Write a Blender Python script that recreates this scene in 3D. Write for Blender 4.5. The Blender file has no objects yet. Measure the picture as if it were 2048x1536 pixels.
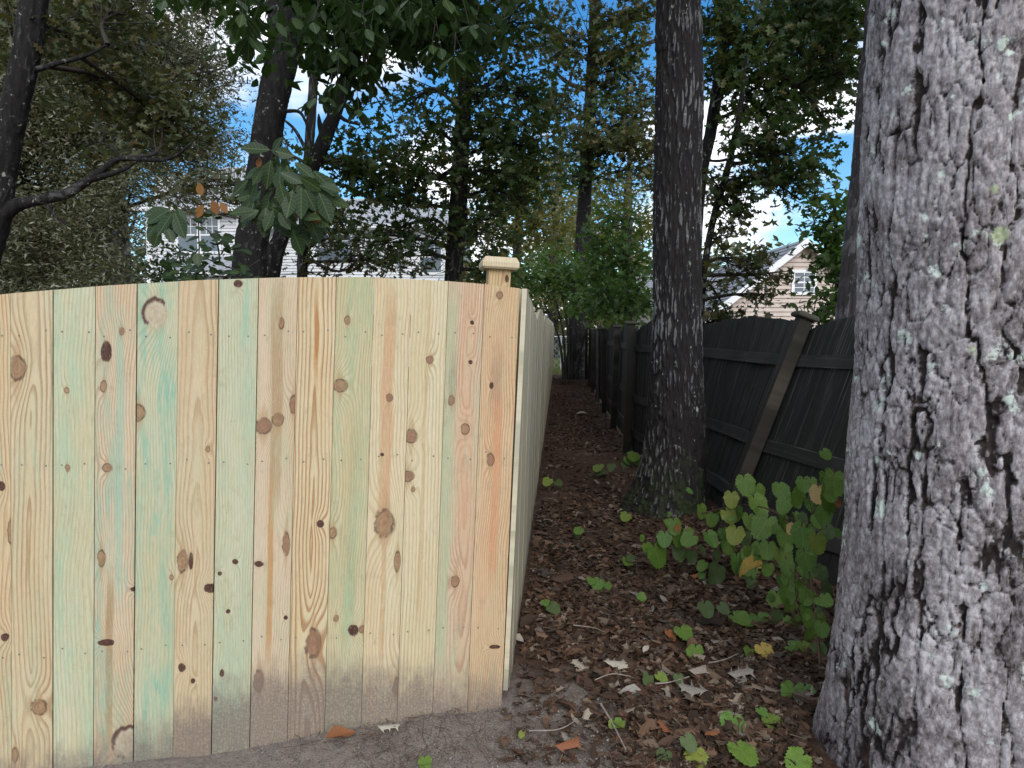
import bpy, math, random
import numpy as np
from mathutils import Matrix, Vector

random.seed(7)
RNG = np.random.default_rng(7)
SC = bpy.context.scene
COL = SC.collection
PI = math.pi

# ------------------------------------------------------------------ camera
FPX = 1420.0                     # focal length in pixels of a 2048 px wide picture
CAMZ = 1.5
TH = math.atan(103 / 1420)       # looking slightly down
cd = bpy.data.cameras.new('camera')
cam = bpy.data.objects.new('camera', cd)
COL.objects.link(cam)
cd.sensor_width = 36
cd.lens = FPX / 2048 * 36
cd.clip_start = 0.05
cd.clip_end = 2000
cam.location = (0, 0, CAMZ)
cam.rotation_euler = (PI / 2 - TH, 0, 0)
SC.camera = cam

# ------------------------------------------------------------------ sky, sun, exposure
SUN_EL, SUN_AZ = 33.0, 166.0     # azimuth clockwise from +Y: behind the camera
world = bpy.data.worlds.new('World')
SC.world = world
world.use_nodes = True
SC.view_settings.view_transform = 'Standard'
SC.view_settings.look = 'None'
SC.view_settings.gamma = 1
SC.view_settings.exposure = 0.68
SC.view_settings.use_curve_mapping = False
SKY_STRENGTH = 0.10
sl = bpy.data.lights.new('sun', 'SUN')
sl.energy = 1.5
sl.angle = math.radians(40)
sl.color = (1, .965, .91)
sun = bpy.data.objects.new('sun', sl)
COL.objects.link(sun)
az, el = math.radians(SUN_AZ), math.radians(SUN_EL)
sdir = Vector((math.sin(az) * math.cos(el), math.cos(az) * math.cos(el), math.sin(el)))
sun.rotation_euler = sdir.to_track_quat('Z', 'Y').to_euler()
SC.cycles.max_bounces = 8
SC.cycles.transparent_max_bounces = 4
SC.cycles.use_denoising = True


# ------------------------------------------------------------------ node helper
class G:
    def __init__(s, nt):
        s.t = nt

    def put(s, sock, v):
        if v is None:
            return
        if isinstance(v, bpy.types.NodeSocket):
            s.t.links.new(v, sock)
        else:
            if isinstance(v, (tuple, list)) and sock.type == 'RGBA' and len(v) == 3:
                v = (*v, 1)
            sock.default_value = v

    def node(s, typ, **kw):
        n = s.t.nodes.new(typ)
        for k, v in kw.items():
            setattr(n, k, v)
        return n

    def m(s, op, a, b=None, c=None, clamp=False):
        n = s.node('ShaderNodeMath', operation=op, use_clamp=clamp)
        s.put(n.inputs[0], a)
        s.put(n.inputs[1], b)
        s.put(n.inputs[2], c)
        return n.outputs[0]

    def comb(s, x, y, z):
        n = s.node('ShaderNodeCombineXYZ')
        for i, v in enumerate((x, y, z)):
            s.put(n.inputs[i], v)
        return n.outputs[0]

    def sep(s, v):
        n = s.node('ShaderNodeSeparateXYZ')
        s.put(n.inputs[0], v)
        return n.outputs

    def noise(s, vec, scale=1.0, detail=2.0, rough=.5, dist=0.0):
        n = s.node('ShaderNodeTexNoise')
        s.put(n.inputs['Vector'], vec)
        s.put(n.inputs['Scale'], scale)
        n.inputs['Detail'].default_value = detail
        n.inputs['Roughness'].default_value = rough
        n.inputs['Distortion'].default_value = dist
        return n.outputs[0]

    def voro(s, vec, scale=1.0, feature='F1', out=0):
        n = s.node('ShaderNodeTexVoronoi', feature=feature)
        s.put(n.inputs['Vector'], vec)
        s.put(n.inputs['Scale'], scale)
        return n.outputs[out]

    def step(s, x, a, b, lo=0.0, hi=1.0):
        n = s.node('ShaderNodeMapRange', interpolation_type='SMOOTHSTEP', clamp=True)
        s.put(n.inputs[0], x)
        for i, v in enumerate((a, b, lo, hi)):
            s.put(n.inputs[i + 1], v)
        return n.outputs[0]

    def mix(s, f, a, b, mode='MIX'):
        n = s.node('ShaderNodeMix', data_type='RGBA', blend_type=mode)
        s.put(n.inputs[0], f)
        s.put(n.inputs[6], a)
        s.put(n.inputs[7], b)
        return n.outputs[2]

    def ramp(s, f, stops, interp='LINEAR'):
        n = s.node('ShaderNodeValToRGB')
        cr = n.color_ramp
        cr.interpolation = interp
        while len(cr.elements) < len(stops):
            cr.elements.new(.5)
        for e, (p, c) in zip(cr.elements, stops):
            e.position = p
            e.color = (*c, 1) if len(c) == 3 else c
        s.put(n.inputs[0], f)
        return n.outputs[0]

    def vmul(s, v, k):
        n = s.node('ShaderNodeVectorMath', operation='MULTIPLY')
        s.put(n.inputs[0], v)
        s.put(n.inputs[1], k)
        return n.outputs[0]

    def vadd(s, v, k):
        n = s.node('ShaderNodeVectorMath', operation='ADD')
        s.put(n.inputs[0], v)
        s.put(n.inputs[1], k)
        return n.outputs[0]

    def obj(s):
        return s.node('ShaderNodeTexCoord').outputs['Object']

    def geo(s):
        return s.node('ShaderNodeNewGeometry').outputs['Position']

    def attr(s, name):
        return s.node('ShaderNodeAttribute', attribute_name=name).outputs['Fac']

    def rand(s):
        return s.node('ShaderNodeObjectInfo').outputs['Random']

    def bump(s, h, strength=.5, dist=.01):
        n = s.node('ShaderNodeBump')
        n.inputs['Strength'].default_value = strength
        n.inputs['Distance'].default_value = dist
        s.put(n.inputs['Height'], h)
        return n.outputs[0]

    def surf(s, col, rough=.7, spec=.3, normal=None, trans=0.0, tcol=None, metallic=0.0):
        p = s.node('ShaderNodeBsdfPrincipled')
        s.put(p.inputs['Base Color'], col)
        s.put(p.inputs['Roughness'], rough)
        s.put(p.inputs['Metallic'], metallic)
        p.inputs['Specular IOR Level'].default_value = spec
        s.put(p.inputs['Normal'], normal)
        out = s.node('ShaderNodeOutputMaterial')
        sh = p.outputs[0]
        if trans:
            tr = s.node('ShaderNodeBsdfTranslucent')
            s.put(tr.inputs[0], tcol if tcol is not None else col)
            mx = s.node('ShaderNodeMixShader')
            mx.inputs[0].default_value = trans
            s.t.links.new(sh, mx.inputs[1])
            s.t.links.new(tr.outputs[0], mx.inputs[2])
            sh = mx.outputs[0]
        s.t.links.new(sh, out.inputs[0])


def new_mat(name):
    m = bpy.data.materials.new(name)
    m.use_nodes = True
    m.node_tree.nodes.clear()
    return m, G(m.node_tree)


# world nodes: clear blue sky with broken white cloud
def build_world():
    nt = world.node_tree
    nt.nodes.clear()
    g = G(nt)
    sky = g.node('ShaderNodeTexSky', sky_type='NISHITA')
    sky.sun_disc = False
    sky.sun_elevation = math.radians(SUN_EL)
    sky.sun_rotation = math.radians(SUN_AZ)
    sky.air_density = 1.0
    sky.dust_density = .3
    sky.ozone_density = 2.5
    hs = g.node('ShaderNodeHueSaturation')
    hs.inputs['Saturation'].default_value = 1.35
    hs.inputs['Value'].default_value = 1.1
    nt.links.new(sky.outputs[0], hs.inputs['Color'])
    d = g.node('ShaderNodeTexCoord').outputs['Generated']
    x, y, z = g.sep(d)
    zz = g.m('ADD', g.m('ABSOLUTE', z), .22)
    p = g.comb(g.m('DIVIDE', x, zz), g.m('DIVIDE', y, zz), 0.0)
    n1 = g.noise(g.vadd(p, (3.1, .4, 0)), 1.25, 6, .55, .4)
    mask = g.step(n1, .455, .59)
    cl = g.mix(g.noise(p, 3.0, 3), (7.5, 8.0, 8.8), (11.5, 11.6, 11.8))
    c = g.mix(mask, hs.outputs[0], cl)
    bg = g.node('ShaderNodeBackground')
    g.put(bg.inputs[0], c)
    bg.inputs[1].default_value = SKY_STRENGTH
    out = g.node('ShaderNodeOutputWorld')
    nt.links.new(bg.outputs[0], out.inputs[0])


build_world()


# ------------------------------------------------------------------ numeric noise
def _h(ix, iy, iz, k=0):
    n = (ix.astype(np.int64) * 374761393 + iy.astype(np.int64) * 668265263 + iz.astype(np.int64) * 2147483647 + k * 974634557) & 0xFFFFFFFF
    n = ((n ^ (n >> 13)) * 1274126177) & 0xFFFFFFFF
    n = ((n ^ (n >> 16)) * 2246822519) & 0xFFFFFFFF
    return ((n ^ (n >> 15)) & 0xFFFFFF) / float(0x1000000)


def vnoise(x, y, z):
    x, y, z = np.broadcast_arrays(np.asarray(x, float), np.asarray(y, float), np.asarray(z, float))
    ix, iy, iz = np.floor(x), np.floor(y), np.floor(z)
    f = [x - ix, y - iy, z - iz]
    u = [t * t * t * (t * (t * 6 - 15) + 10) for t in f]
    r = 0
    for a in (0, 1):
        for b in (0, 1):
            for c in (0, 1):
                w = (u[0] if a else 1 - u[0]) * (u[1] if b else 1 - u[1]) * (u[2] if c else 1 - u[2])
                r = r + w * _h(ix + a, iy + b, iz + c)
    return r * 2 - 1


def fbm(x, y, z, o=4):
    r, a, s = 0, 1, 0
    for i in range(o):
        r = r + a * vnoise(x * 2 ** i + 17 * i, y * 2 ** i + 5 * i, z * 2 ** i)
        s += a
        a *= .5
    return r / s


def worley(x, y, z):
    ix, iy, iz = np.floor(x), np.floor(y), np.floor(z)
    f1 = np.full(x.shape, 9.0)
    f2 = np.full(x.shape, 9.0)
    for a in (-1, 0, 1):
        for b in (-1, 0, 1):
            for c in (-1, 0, 1):
                X, Y, Z = ix + a, iy + b, iz + c
                d = np.sqrt((X + _h(X, Y, Z, 1) - x) ** 2 + (Y + _h(X, Y, Z, 2) - y) ** 2 + (Z + _h(X, Y, Z, 3) - z) ** 2)
                f2 = np.minimum(f2, np.maximum(f1, d))
                f1 = np.minimum(f1, d)
    return f1, f2


def sstep(x, a, b):
    t = np.clip((np.asarray(x, float) - a) / (b - a), 0, 1)
    return t * t * (3 - 2 * t)


# ------------------------------------------------------------------ geometry helpers
def PX(px, py, d):
    """world point at distance y = d that was measured at (px, py) in the photograph"""
    a, b = (px - 1024) / FPX, (768 - py) / FPX
    v = np.array([a, math.cos(TH) + b * math.sin(TH), -math.sin(TH) + b * math.cos(TH)])
    return np.array([0, 0, CAMZ]) + v * (d / v[1])


def gz(x, y):
    x, y = np.asarray(x, float), np.asarray(y, float)
    z = .014 * fbm(x * 1.1, y * 1.1, 3.3, 3) + .009 * vnoise(x * 6, y * 6, 1) - .012
    z = z + .10 * sstep(x, 1.0, 1.7) * sstep(y, 2.2, 3.4) * (1 - sstep(y, 5.2, 7))
    z = z - .105 * sstep(-x, .0, 1.5) * (1 - sstep(y, 3.2, 4))
    z = z - .02 * sstep(y, 4, 9) + .05 * np.exp(-((x - 1.34) ** 2 + (y - 5.8) ** 2) / .5)
    return z


WORLDM = {}


def par(o, p):
    if p is not None:
        o.parent = p
        o.matrix_parent_inverse = WORLDM[p].inverted()
    return o


def mkmesh(name, V, Fs, mat=None, smooth=False, attrs=None):
    me = bpy.data.meshes.new(name)
    V = np.asarray(V, np.float32)
    if not isinstance(Fs, (list, tuple)) or (len(Fs) and not isinstance(Fs[0], np.ndarray)):
        Fs = [Fs] if isinstance(Fs, np.ndarray) else None if False else Fs
    if isinstance(Fs, list) and len(Fs) and isinstance(Fs[0], np.ndarray):
        me.vertices.add(len(V))
        me.vertices.foreach_set('co', V.ravel())
        idx = np.concatenate([f.ravel() for f in Fs]).astype(np.int32)
        tot = np.concatenate([np.full(len(f), f.shape[1]) for f in Fs])
        st = np.concatenate([[0], np.cumsum(tot)[:-1]]).astype(np.int32)
        me.loops.add(len(idx))
        me.loops.foreach_set('vertex_index', idx)
        me.polygons.add(len(tot))
        me.polygons.foreach_set('loop_start', st)
    else:
        me.from_pydata([tuple(map(float, v)) for v in V], [], [tuple(int(i) for i in f) for f in Fs])
    if attrs:
        for k, arr in attrs.items():
            a = me.attributes.new(k, 'FLOAT', 'POINT')
            a.data.foreach_set('value', np.asarray(arr, np.float32))
    if smooth:
        me.polygons.foreach_set('use_smooth', np.ones(len(me.polygons), bool))
    me.update(calc_edges=True)
    if mat:
        me.materials.append(mat)
    return me


def link(name, me, parent=None, mw=None):
    o = bpy.data.objects.new(name, me)
    COL.objects.link(o)
    mw = mw or Matrix.Identity(4)
    o.matrix_basis = mw
    WORLDM[o] = mw
    par(o, parent)
    return o


def obj(name, V, Fs, mat=None, parent=None, smooth=False, attrs=None, mw=None):
    return link(name, mkmesh(name, V, Fs, mat, smooth, attrs), parent, mw)


def tag(o, label, cat, group=None, kind=None):
    if label:
        o['label'] = label
    if cat:
        o['category'] = cat
    if group:
        o['group'] = group
    if kind:
        o['kind'] = kind
    return o


def thing(name, loc, label, cat, group=None):
    o = bpy.data.objects.new(name, None)
    COL.objects.link(o)
    o.empty_display_size = .1
    m = Matrix.Translation(Vector([float(t) for t in loc]))
    o.matrix_basis = m
    WORLDM[o] = m
    return tag(o, label, cat, group)


BOXF = [(0, 3, 2, 1), (4, 5, 6, 7), (0, 1, 5, 4), (1, 2, 6, 5), (2, 3, 7, 6), (3, 0, 4, 7)]


def boxv(x0, x1, y0, y1, z0, z1):
    return [(x0, y0, z0), (x1, y0, z0), (x1, y1, z0), (x0, y1, z0), (x0, y0, z1), (x1, y0, z1), (x1, y1, z1), (x0, y1, z1)]


class MB:
    """collects boxes and tubes, links them as one mesh"""

    def __init__(s):
        s.v, s.f = [], []

    def add(s, V, Fs):
        b = len(s.v)
        s.v += [tuple(map(float, p)) for p in V]
        s.f += [tuple(int(i) + b for i in f) for f in Fs]
        return s

    def box(s, *a):
        return s.add(boxv(*a), BOXF)

    def build(s, name, mat, parent=None, mw=None, smooth=False):
        return obj(name, s.v, s.f, mat, parent, smooth, None, mw)


def frame(o, x, y, z):
    """matrix with columns x, y, z and origin o"""
    m = Matrix.Identity(4)
    for i in range(3):
        m[i][0], m[i][1], m[i][2], m[i][3] = x[i], y[i], z[i], o[i]
    return m


def nrm(v):
    v = np.asarray(v, float)
    return v / (np.linalg.norm(v, axis=-1, keepdims=True) + 1e-12)


def catmull(P, n):
    P = np.asarray(P, float)
    k = len(P)
    if k == 2:
        t = np.linspace(0, 1, n)[:, None]
        return P[0] * (1 - t) + P[1] * t
    Q = np.vstack([2 * P[0] - P[1], P, 2 * P[-1] - P[-2]])
    t = np.linspace(0, k - 1 - 1e-9, n)
    i = t.astype(int)
    f = (t - i)[:, None]
    a, b, c, d = Q[i], Q[i + 1], Q[i + 2], Q[i + 3]
    return .5 * (2 * b + (c - a) * f + (2 * a - 5 * b + 4 * c - d) * f ** 2 + (3 * b - a - 3 * c + d) * f ** 3)


def tube(P, R, sides=8, disp=None):
    """P (n,3), R (n,) -> vertices, quads, caps; disp(points, angle, k) gives outward displacement"""
    P = np.asarray(P, float)
    R = np.broadcast_to(np.asarray(R, float), (len(P),))
    T = nrm(np.gradient(P, axis=0))
    ref = np.array([0., 1, 0]) if abs(T[0][1]) < .8 else np.array([1., 0, 0])
    N = np.zeros_like(P)
    for i, t in enumerate(T):
        n = ref - t * np.dot(ref, t)
        n /= np.linalg.norm(n) + 1e-12
        N[i] = n
        ref = n
    B = np.cross(T, N)
    th = np.linspace(0, 2 * PI, sides, endpoint=False)
    D = N[:, None, :] * np.cos(th)[None, :, None] + B[:, None, :] * np.sin(th)[None, :, None]
    V = P[:, None, :] + D * R[:, None, None]
    h = None
    if disp is not None:
        h = disp(V, th, R)
        V = V + D * h[..., None]
    n = len(P)
    i = np.arange(n - 1)[:, None] * sides
    j = np.arange(sides)[None, :]
    j2 = (j + 1) % sides
    Fq = np.stack([i + j, i + j2, i + sides + j2, i + sides + j], -1).reshape(-1, 4)
    return V.reshape(-1, 3), Fq, (None if h is None else h.ravel())


def tubes(items, sides=5):
    """many tubes joined: list of (P,R)"""
    VV, FF, b = [], [], 0
    for P, R in items:
        v, f, _ = tube(P, R, sides)
        VV.append(v)
        FF.append(f + b)
        b += len(v)
    return np.vstack(VV), [np.vstack(FF)]


# leaf shapes: length along +x, width along y, normal +z; polygons of equal corner count
def half_leaf(outline):
    """outline of one half from base to tip [(x, y)...] -> vertices, two polygons folded on the midrib"""
    n = len(outline)
    V = []
    for x, y in outline:
        V.append((x, y, .12 * y - .12 * x * x))
    for x, y in outline[1:-1]:
        V.append((x, -y, .12 * y - .12 * x * x))
    a = list(range(n))
    b = [0] + list(range(n, 2 * n - 2)) + [n - 1]
    return np.array(V, float), np.array([a[::-1], b])


LEAF = {
    'oval': half_leaf([(0, 0), (.25, .17), (.6, .23), (1, 0)]),
    'narrow': half_leaf([(0, 0), (.3, .125), (.65, .12), (1, 0)]),
    'oak': half_leaf([(0, 0), (.18, .05), (.3, .24), (.42, .08), (.58, .33), (.68, .1), (.86, .22), (1, 0)]),
    'sliver': half_leaf([(0, 0), (.45, .16), (1, 0)]),
    'star': half_leaf([(0, 0), (-.02, .42), (.22, .18), (.52, .52), (.5, .17), (1, 0)]),
}


def leaf_mass(C, tmpl, size, rng, droop=.35, updir=.8, szvar=.35):
    """C (n,3) leaf base points -> big mesh arrays"""
    V0, F0 = LEAF[tmpl]
    n = len(C)
    a = rng.normal(size=(n, 3))
    a[:, 2] = a[:, 2] * .45 - droop
    a = nrm(a)
    nn = rng.normal(size=(n, 3)) * .75
    nn[:, 2] += updir
    nn = nn - a * np.sum(nn * a, 1, keepdims=True)
    nn = nrm(nn)
    b = np.cross(nn, a)
    s = size * (1 + szvar * (rng.random(n) * 2 - 1))
    M = np.stack([a, b, nn], 1) * s[:, None, None]         # rows
    V = np.einsum('kc,ncd->nkd', V0, M) + C[:, None, :]
    k = len(V0)
    Fc = F0[None] + (np.arange(n) * k)[:, None, None]
    r = np.repeat(rng.random(n), k)
    return V.reshape(-1, 3), Fc.reshape(-1, F0.shape[1]), r


# ------------------------------------------------------------------ materials
def leaf_mat(name, stops, rough=.5, spec=.35, trans=.28, tint=(.9, 1.0, .5), objrand=False, veins=False):
    m, g = new_mat(name)
    r = g.rand() if objrand else g.attr('rnd')
    c = g.ramp(r, stops)
    nz = g.noise(g.obj(), 9 if not objrand else 25, 2)
    c = g.mix(g.step(nz, .35, .7, 0, .35), c, (.02, .025, .01), 'MIX')
    if veins == 'mid':
        x, y, z = g.sep(g.obj())
        ay = g.m('ABSOLUTE', y)
        sv = g.m('FRACT', g.m('MULTIPLY', g.m('SUBTRACT', x, g.m('MULTIPLY', ay, .7)), 8.0))
        side = g.m('MULTIPLY', g.step(g.m('ABSOLUTE', g.m('SUBTRACT', sv, .5)), .13, .04), .28)
        c = g.mix(g.m('MAXIMUM', side, g.step(ay, .022, .01, 0., .45)), c, (.17, .22, .09))
    elif veins:
        x, y, z = g.sep(g.obj())
        an = g.m('ARCTAN2', g.m('ABSOLUTE', y), g.m('SUBTRACT', x, .03))
        sv = g.m('ABSOLUTE', g.m('SINE', g.m('MULTIPLY', an, 3.3)))
        rad = g.m('SQRT', g.m('ADD', g.m('MULTIPLY', x, x), g.m('MULTIPLY', y, y)))
        wv = g.m('MULTIPLY', sv, rad)
        c = g.mix(g.step(wv, .07, .02, 0., .35), c, (.30, .36, .14))
    g.surf(c, rough, spec, None, trans, g.mix(1.0, c, tint, 'MULTIPLY') if tint else None)
    return m


def E(*c):
    return [(i / (len(c) - 1), x) for i, x in enumerate(c)]


M_OLIVE = leaf_mat('leaf olive', E((.09, .095, .042), (.14, .135, .065), (.11, .125, .058), (.18, .15, .08), (.12, .13, .06), (.24, .25, .17), (.40, .41, .33)), .36, .6, .35)  # palest stops paint the sky's sheen into some leaves
M_DARKGREEN = leaf_mat('leaf dark green', E((.038, .07, .022), (.062, .108, .028), (.046, .085, .03), (.09, .125, .034), (.11, .095, .03)), .45, .4, .42)
M_GREEN = leaf_mat('leaf mid green', E((.065, .13, .03), (.095, .18, .042), (.075, .14, .045), (.15, .20, .055)), .5, .35, .5)
M_BROWNGREEN = leaf_mat('leaf turning', E((.055, .08, .024), (.10, .10, .034), (.13, .10, .04), (.07, .10, .035), (.14, .15, .09)), .45, .45, .38)
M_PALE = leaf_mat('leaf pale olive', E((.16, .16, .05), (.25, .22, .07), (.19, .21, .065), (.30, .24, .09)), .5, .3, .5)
M_HICK = leaf_mat('leaf hickory', E((.022, .048, .018), (.032, .066, .024), (.026, .056, .024), (.045, .072, .02)), .45, .28, .32, (.8, 1, .4), True, 'mid')
M_HICKMASS = leaf_mat('leaf hickory mass', E((.02, .045, .012), (.032, .068, .016), (.045, .085, .02)), .5, .25, .42)
M_RUST = leaf_mat('leaf rust', E((.22, .09, .03), (.28, .13, .04)), .6, .2, .2, None, True)
M_VG = leaf_mat('vine leaf green', E((.115, .215, .03), (.16, .26, .04), (.105, .215, .045), (.185, .27, .042)), .5, .35, .3, (.8, 1, .35), True, True)
M_VL = leaf_mat('vine leaf yellow green', E((.17, .24, .04), (.25, .28, .05)), .5, .3, .25, (.9, 1, .35), True, True)
M_VD = leaf_mat('vine leaf dull', E((.08, .12, .04), (.10, .14, .05)), .55, .25, .25, (.9, 1, .35), True)
M_VY = leaf_mat('vine leaf yellow', E((.55, .38, .09), (.60, .44, .13)), .6, .25, .2, None, True)
M_VT = leaf_mat('vine leaf tan', E((.52, .36, .14), (.5, .33, .15)), .65, .2, .2, None, True)
M_VO = leaf_mat('vine leaf orange', E((.40, .15, .05), (.34, .12, .05)), .6, .25, .2, None, True)

LITTER = [(0, (.034, .019, .013)), (.3, (.105, .054, .032)), (.5, (.056, .034, .024)), (.68, (.155, .082, .048)), (.8, (.18, .115, .074)), (.88, (.075, .060, .05)),
          (.95, (.25, .185, .13)), (1, (.30, .25, .20))]
M_LITTER = leaf_mat('litter leaf', LITTER, .7, .25, .08, None)
M_FALLEN = leaf_mat('fallen leaf brown', LITTER, .65, .3, .08, None, True)
M_PALELEAF = leaf_mat('fallen leaf pale', E((.42, .36, .27), (.50, .45, .36)), .6, .3, .1, None, True)
M_GREYLEAF = leaf_mat('fallen leaf grey', E((.28, .25, .21), (.33, .28, .23)), .6, .3, .1, None, True)
M_REDLEAF = leaf_mat('fallen leaf russet', E((.26, .09, .04), (.30, .12, .05)), .6, .3, .1, None, True)


def bark_mat(name, dark, mid, light, lichen, amt=.5, moss=None, scale=1.0):
    m, g = new_mat(name)
    p = g.geo()
    rel = g.attr('rel')
    st = g.noise(g.vmul(p, (34 * scale, 34 * scale, 5 * scale)), 1, 4, .6)
    fine = g.noise(g.vmul(p, (130 * scale, 130 * scale, 32 * scale)), 1, 4, .65)
    big = g.noise(p, 1.6 * scale, 3)
    c = g.mix(g.step(st, .35, .65), dark, mid)
    k = g.m('ADD', rel, g.m('MULTIPLY', g.m('SUBTRACT', fine, .5), 1.3))
    k = g.m('ADD', k, g.m('MULTIPLY', g.m('SUBTRACT', big, .5), 1.6))
    c = g.mix(g.step(k, 1 - amt, 1.35 - amt), c, light)
    sp = g.noise(g.vadd(p, (5, 2, 1)), 16 * scale, 4, .65)
    c = g.mix(g.m('MULTIPLY', g.step(sp, .62, .68), g.step(rel, .25, .6)), c, lichen)
    if moss:
        z = g.sep(p)[2]
        mm = g.m('MULTIPLY', g.step(z, .75, .1), g.step(g.noise(p, 9, 4, .6), .42, .62))
        c = g.mix(mm, c, moss)
    b = g.bump(g.m('ADD', fine, st), .6, .006 / scale)
    g.surf(c, .85, .2, b)
    return m


M_BARKBIG = None
M_BARKMID = bark_mat('bark ridged', (.018, .016, .016), (.026, .022, .021), (.15, .147, .145), (.30, .34, .27), .30, (.035, .045, .02))
M_BARKDARK = bark_mat('bark dark', (.008, .007, .007), (.018, .016, .015), (.06, .059, .057), (.24, .26, .21), .18)
M_BARKGREY = bark_mat('bark grey', (.03, .028, .028), (.075, .07, .066), (.2, .19, .185), (.28, .3, .25), .4)
M_BARKBACK = bark_mat('bark violet grey', (.045, .038, .038), (.085, .075, .075), (.20, .18, .18), (.27, .27, .25), .32)


def twig_mat():
    m, g = new_mat('twig')
    n = g.noise(g.obj(), 40, 3)
    g.surf(g.mix(n, (.02, .016, .014), (.06, .05, .042)), .8, .2)
    return m


M_TWIG = twig_mat()


def flat_mat(name, c1, c2, scale=12, rough=.7, spec=.3, bump=.15, stretch=(1, 1, 1)):
    m, g = new_mat(name)
    n = g.noise(g.vmul(g.obj(), stretch), scale, 4, .6)
    g.surf(g.mix(g.step(n, .3, .7), c1, c2), rough, spec, g.bump(n, bump, .01))
    return m


# ------------------------------------------------------------------ ground
def ground_mat():
    m, g = new_mat('ground soil and litter')
    p = g.geo()
    x, y, z = g.sep(p)
    f1 = g.noise(p, 26, 5, .7)
    f2 = g.noise(p, 140, 4, .7)
    f3 = g.noise(p, 2.2, 4, .6)
    lit = g.ramp(g.m('ADD', g.m('MULTIPLY', f1, .6), g.m('MULTIPLY', f2, .4)),
                 [(.3, (.020, .013, .010)), (.45, (.068, .040, .026)), (.58, (.12, .072, .046)), (.72, (.19, .122, .08))])
    soil = g.ramp(g.m('ADD', g.m('MULTIPLY', f1, .35), g.m('MULTIPLY', f2, .65)),
                  [(.3, (.10, .086, .076)), (.5, (.28, .235, .20)), (.7, (.43, .37, .315))])
    # bare sandy soil in a band at the foot of the front fence
    edge = g.m('ADD', g.m('SUBTRACT', y, g.m('MULTIPLY', x, -.25)), g.m('MULTIPLY', g.m('SUBTRACT', f3, .5), 1.2))
    s1 = g.m('MULTIPLY', g.step(edge, 3.25, 2.85), g.step(g.m('ADD', x, g.m('MULTIPLY', g.m('SUBTRACT', f3, .5), 1.0)), .62, .22))
    s2 = g.m('MULTIPLY', g.step(f3, .6, .72), .5)
    c = g.mix(g.m('MAXIMUM', s1, s2), lit, soil)
    grass = g.ramp(f1, [(.3, (.05, .07, .02)), (.5, (.10, .13, .04)), (.7, (.18, .19, .07))])
    c = g.mix(g.step(g.m('ADD', y, g.m('MULTIPLY', f3, 3)), 27.0, 29.0), c, grass)
    b = g.bump(g.m('ADD', f1, g.m('MULTIPLY', f2, .6)), .9, .02)
    g.surf(c, .9, .15, b)
    return m


def build_ground():
    def axis(lo, hi, a, b, step, grow=1.22):
        core = list(np.arange(a, b, step))
        s, v = step, core[-1]
        up = []
        while v < hi:
            s *= grow
            v += s
            up.append(v)
        s, v = step, core[0]
        dn = []
        while v > lo:
            s *= grow
            v -= s
            dn.append(v)
        return np.array(dn[::-1] + core + up)

    xs = axis(-400, 400, -1.8, 2.4, .022)
    ys = axis(-200, 600, 1.9, 6.5, .022, 1.05)
    X, Y = np.meshgrid(xs, ys)
    Z = gz(X, Y)
    near = sstep(8 - Y, 0, 2)
    Z = Z + .008 * fbm(X * 18, Y * 18, .5, 3) * near
    V = np.stack([X, Y, Z], -1).reshape(-1, 3)
    nx, ny = len(xs), len(ys)
    i = (np.arange(ny - 1)[:, None] * nx + np.arange(nx - 1)[None]).ravel()
    Fq = np.stack([i, i + 1, i + nx + 1, i + nx], -1)
    o = obj('ground', V, [Fq], ground_mat(), None, True)
    o['kind'] = 'structure'


build_ground()

# ------------------------------------------------------------------ new timber fence
PANEL_A = math.radians(8.7)
CORNER = PX(1003, 1425, 2.8) * np.array([1, 1, 0])
PDIR = np.array([-math.cos(PANEL_A), -math.sin(PANEL_A), 0.])      # along the front panel, away from the corner
PNRM = np.array([math.sin(PANEL_A), -math.cos(PANEL_A), 0.])       # towards the camera
TILT = math.radians(2.5)                                           # the boards lean a little to the right
BW = .1398
PUP = nrm(-PDIR * math.sin(TILT) + np.array([0, 0, math.cos(TILT)]))
PACR = nrm(-PDIR * math.cos(TILT) - np.array([0, 0, math.sin(TILT)]))   # board x axis, to the right
BASEC = CORNER - PACR * 0 + PUP * 0


def panel_uv(px, py):
    """photo pixel on the panel face -> (board index from the corner, u across, v up)"""
    a = PX(px, py, 1.0) - np.array([0, 0, CAMZ])
    o = np.array([0, 0, CAMZ])
    face = CORNER + PNRM * .02
    t = np.dot(face - o, PNRM) / np.dot(a, PNRM)
    h = o + a * t - CORNER
    v = h[2] / PUP[2]
    r = h - PUP * v
    s = np.dot(r, PDIR)          # distance from the corner
    i = int(math.floor(s / BW))
    return i, BW - (s - i * BW), v


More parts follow.
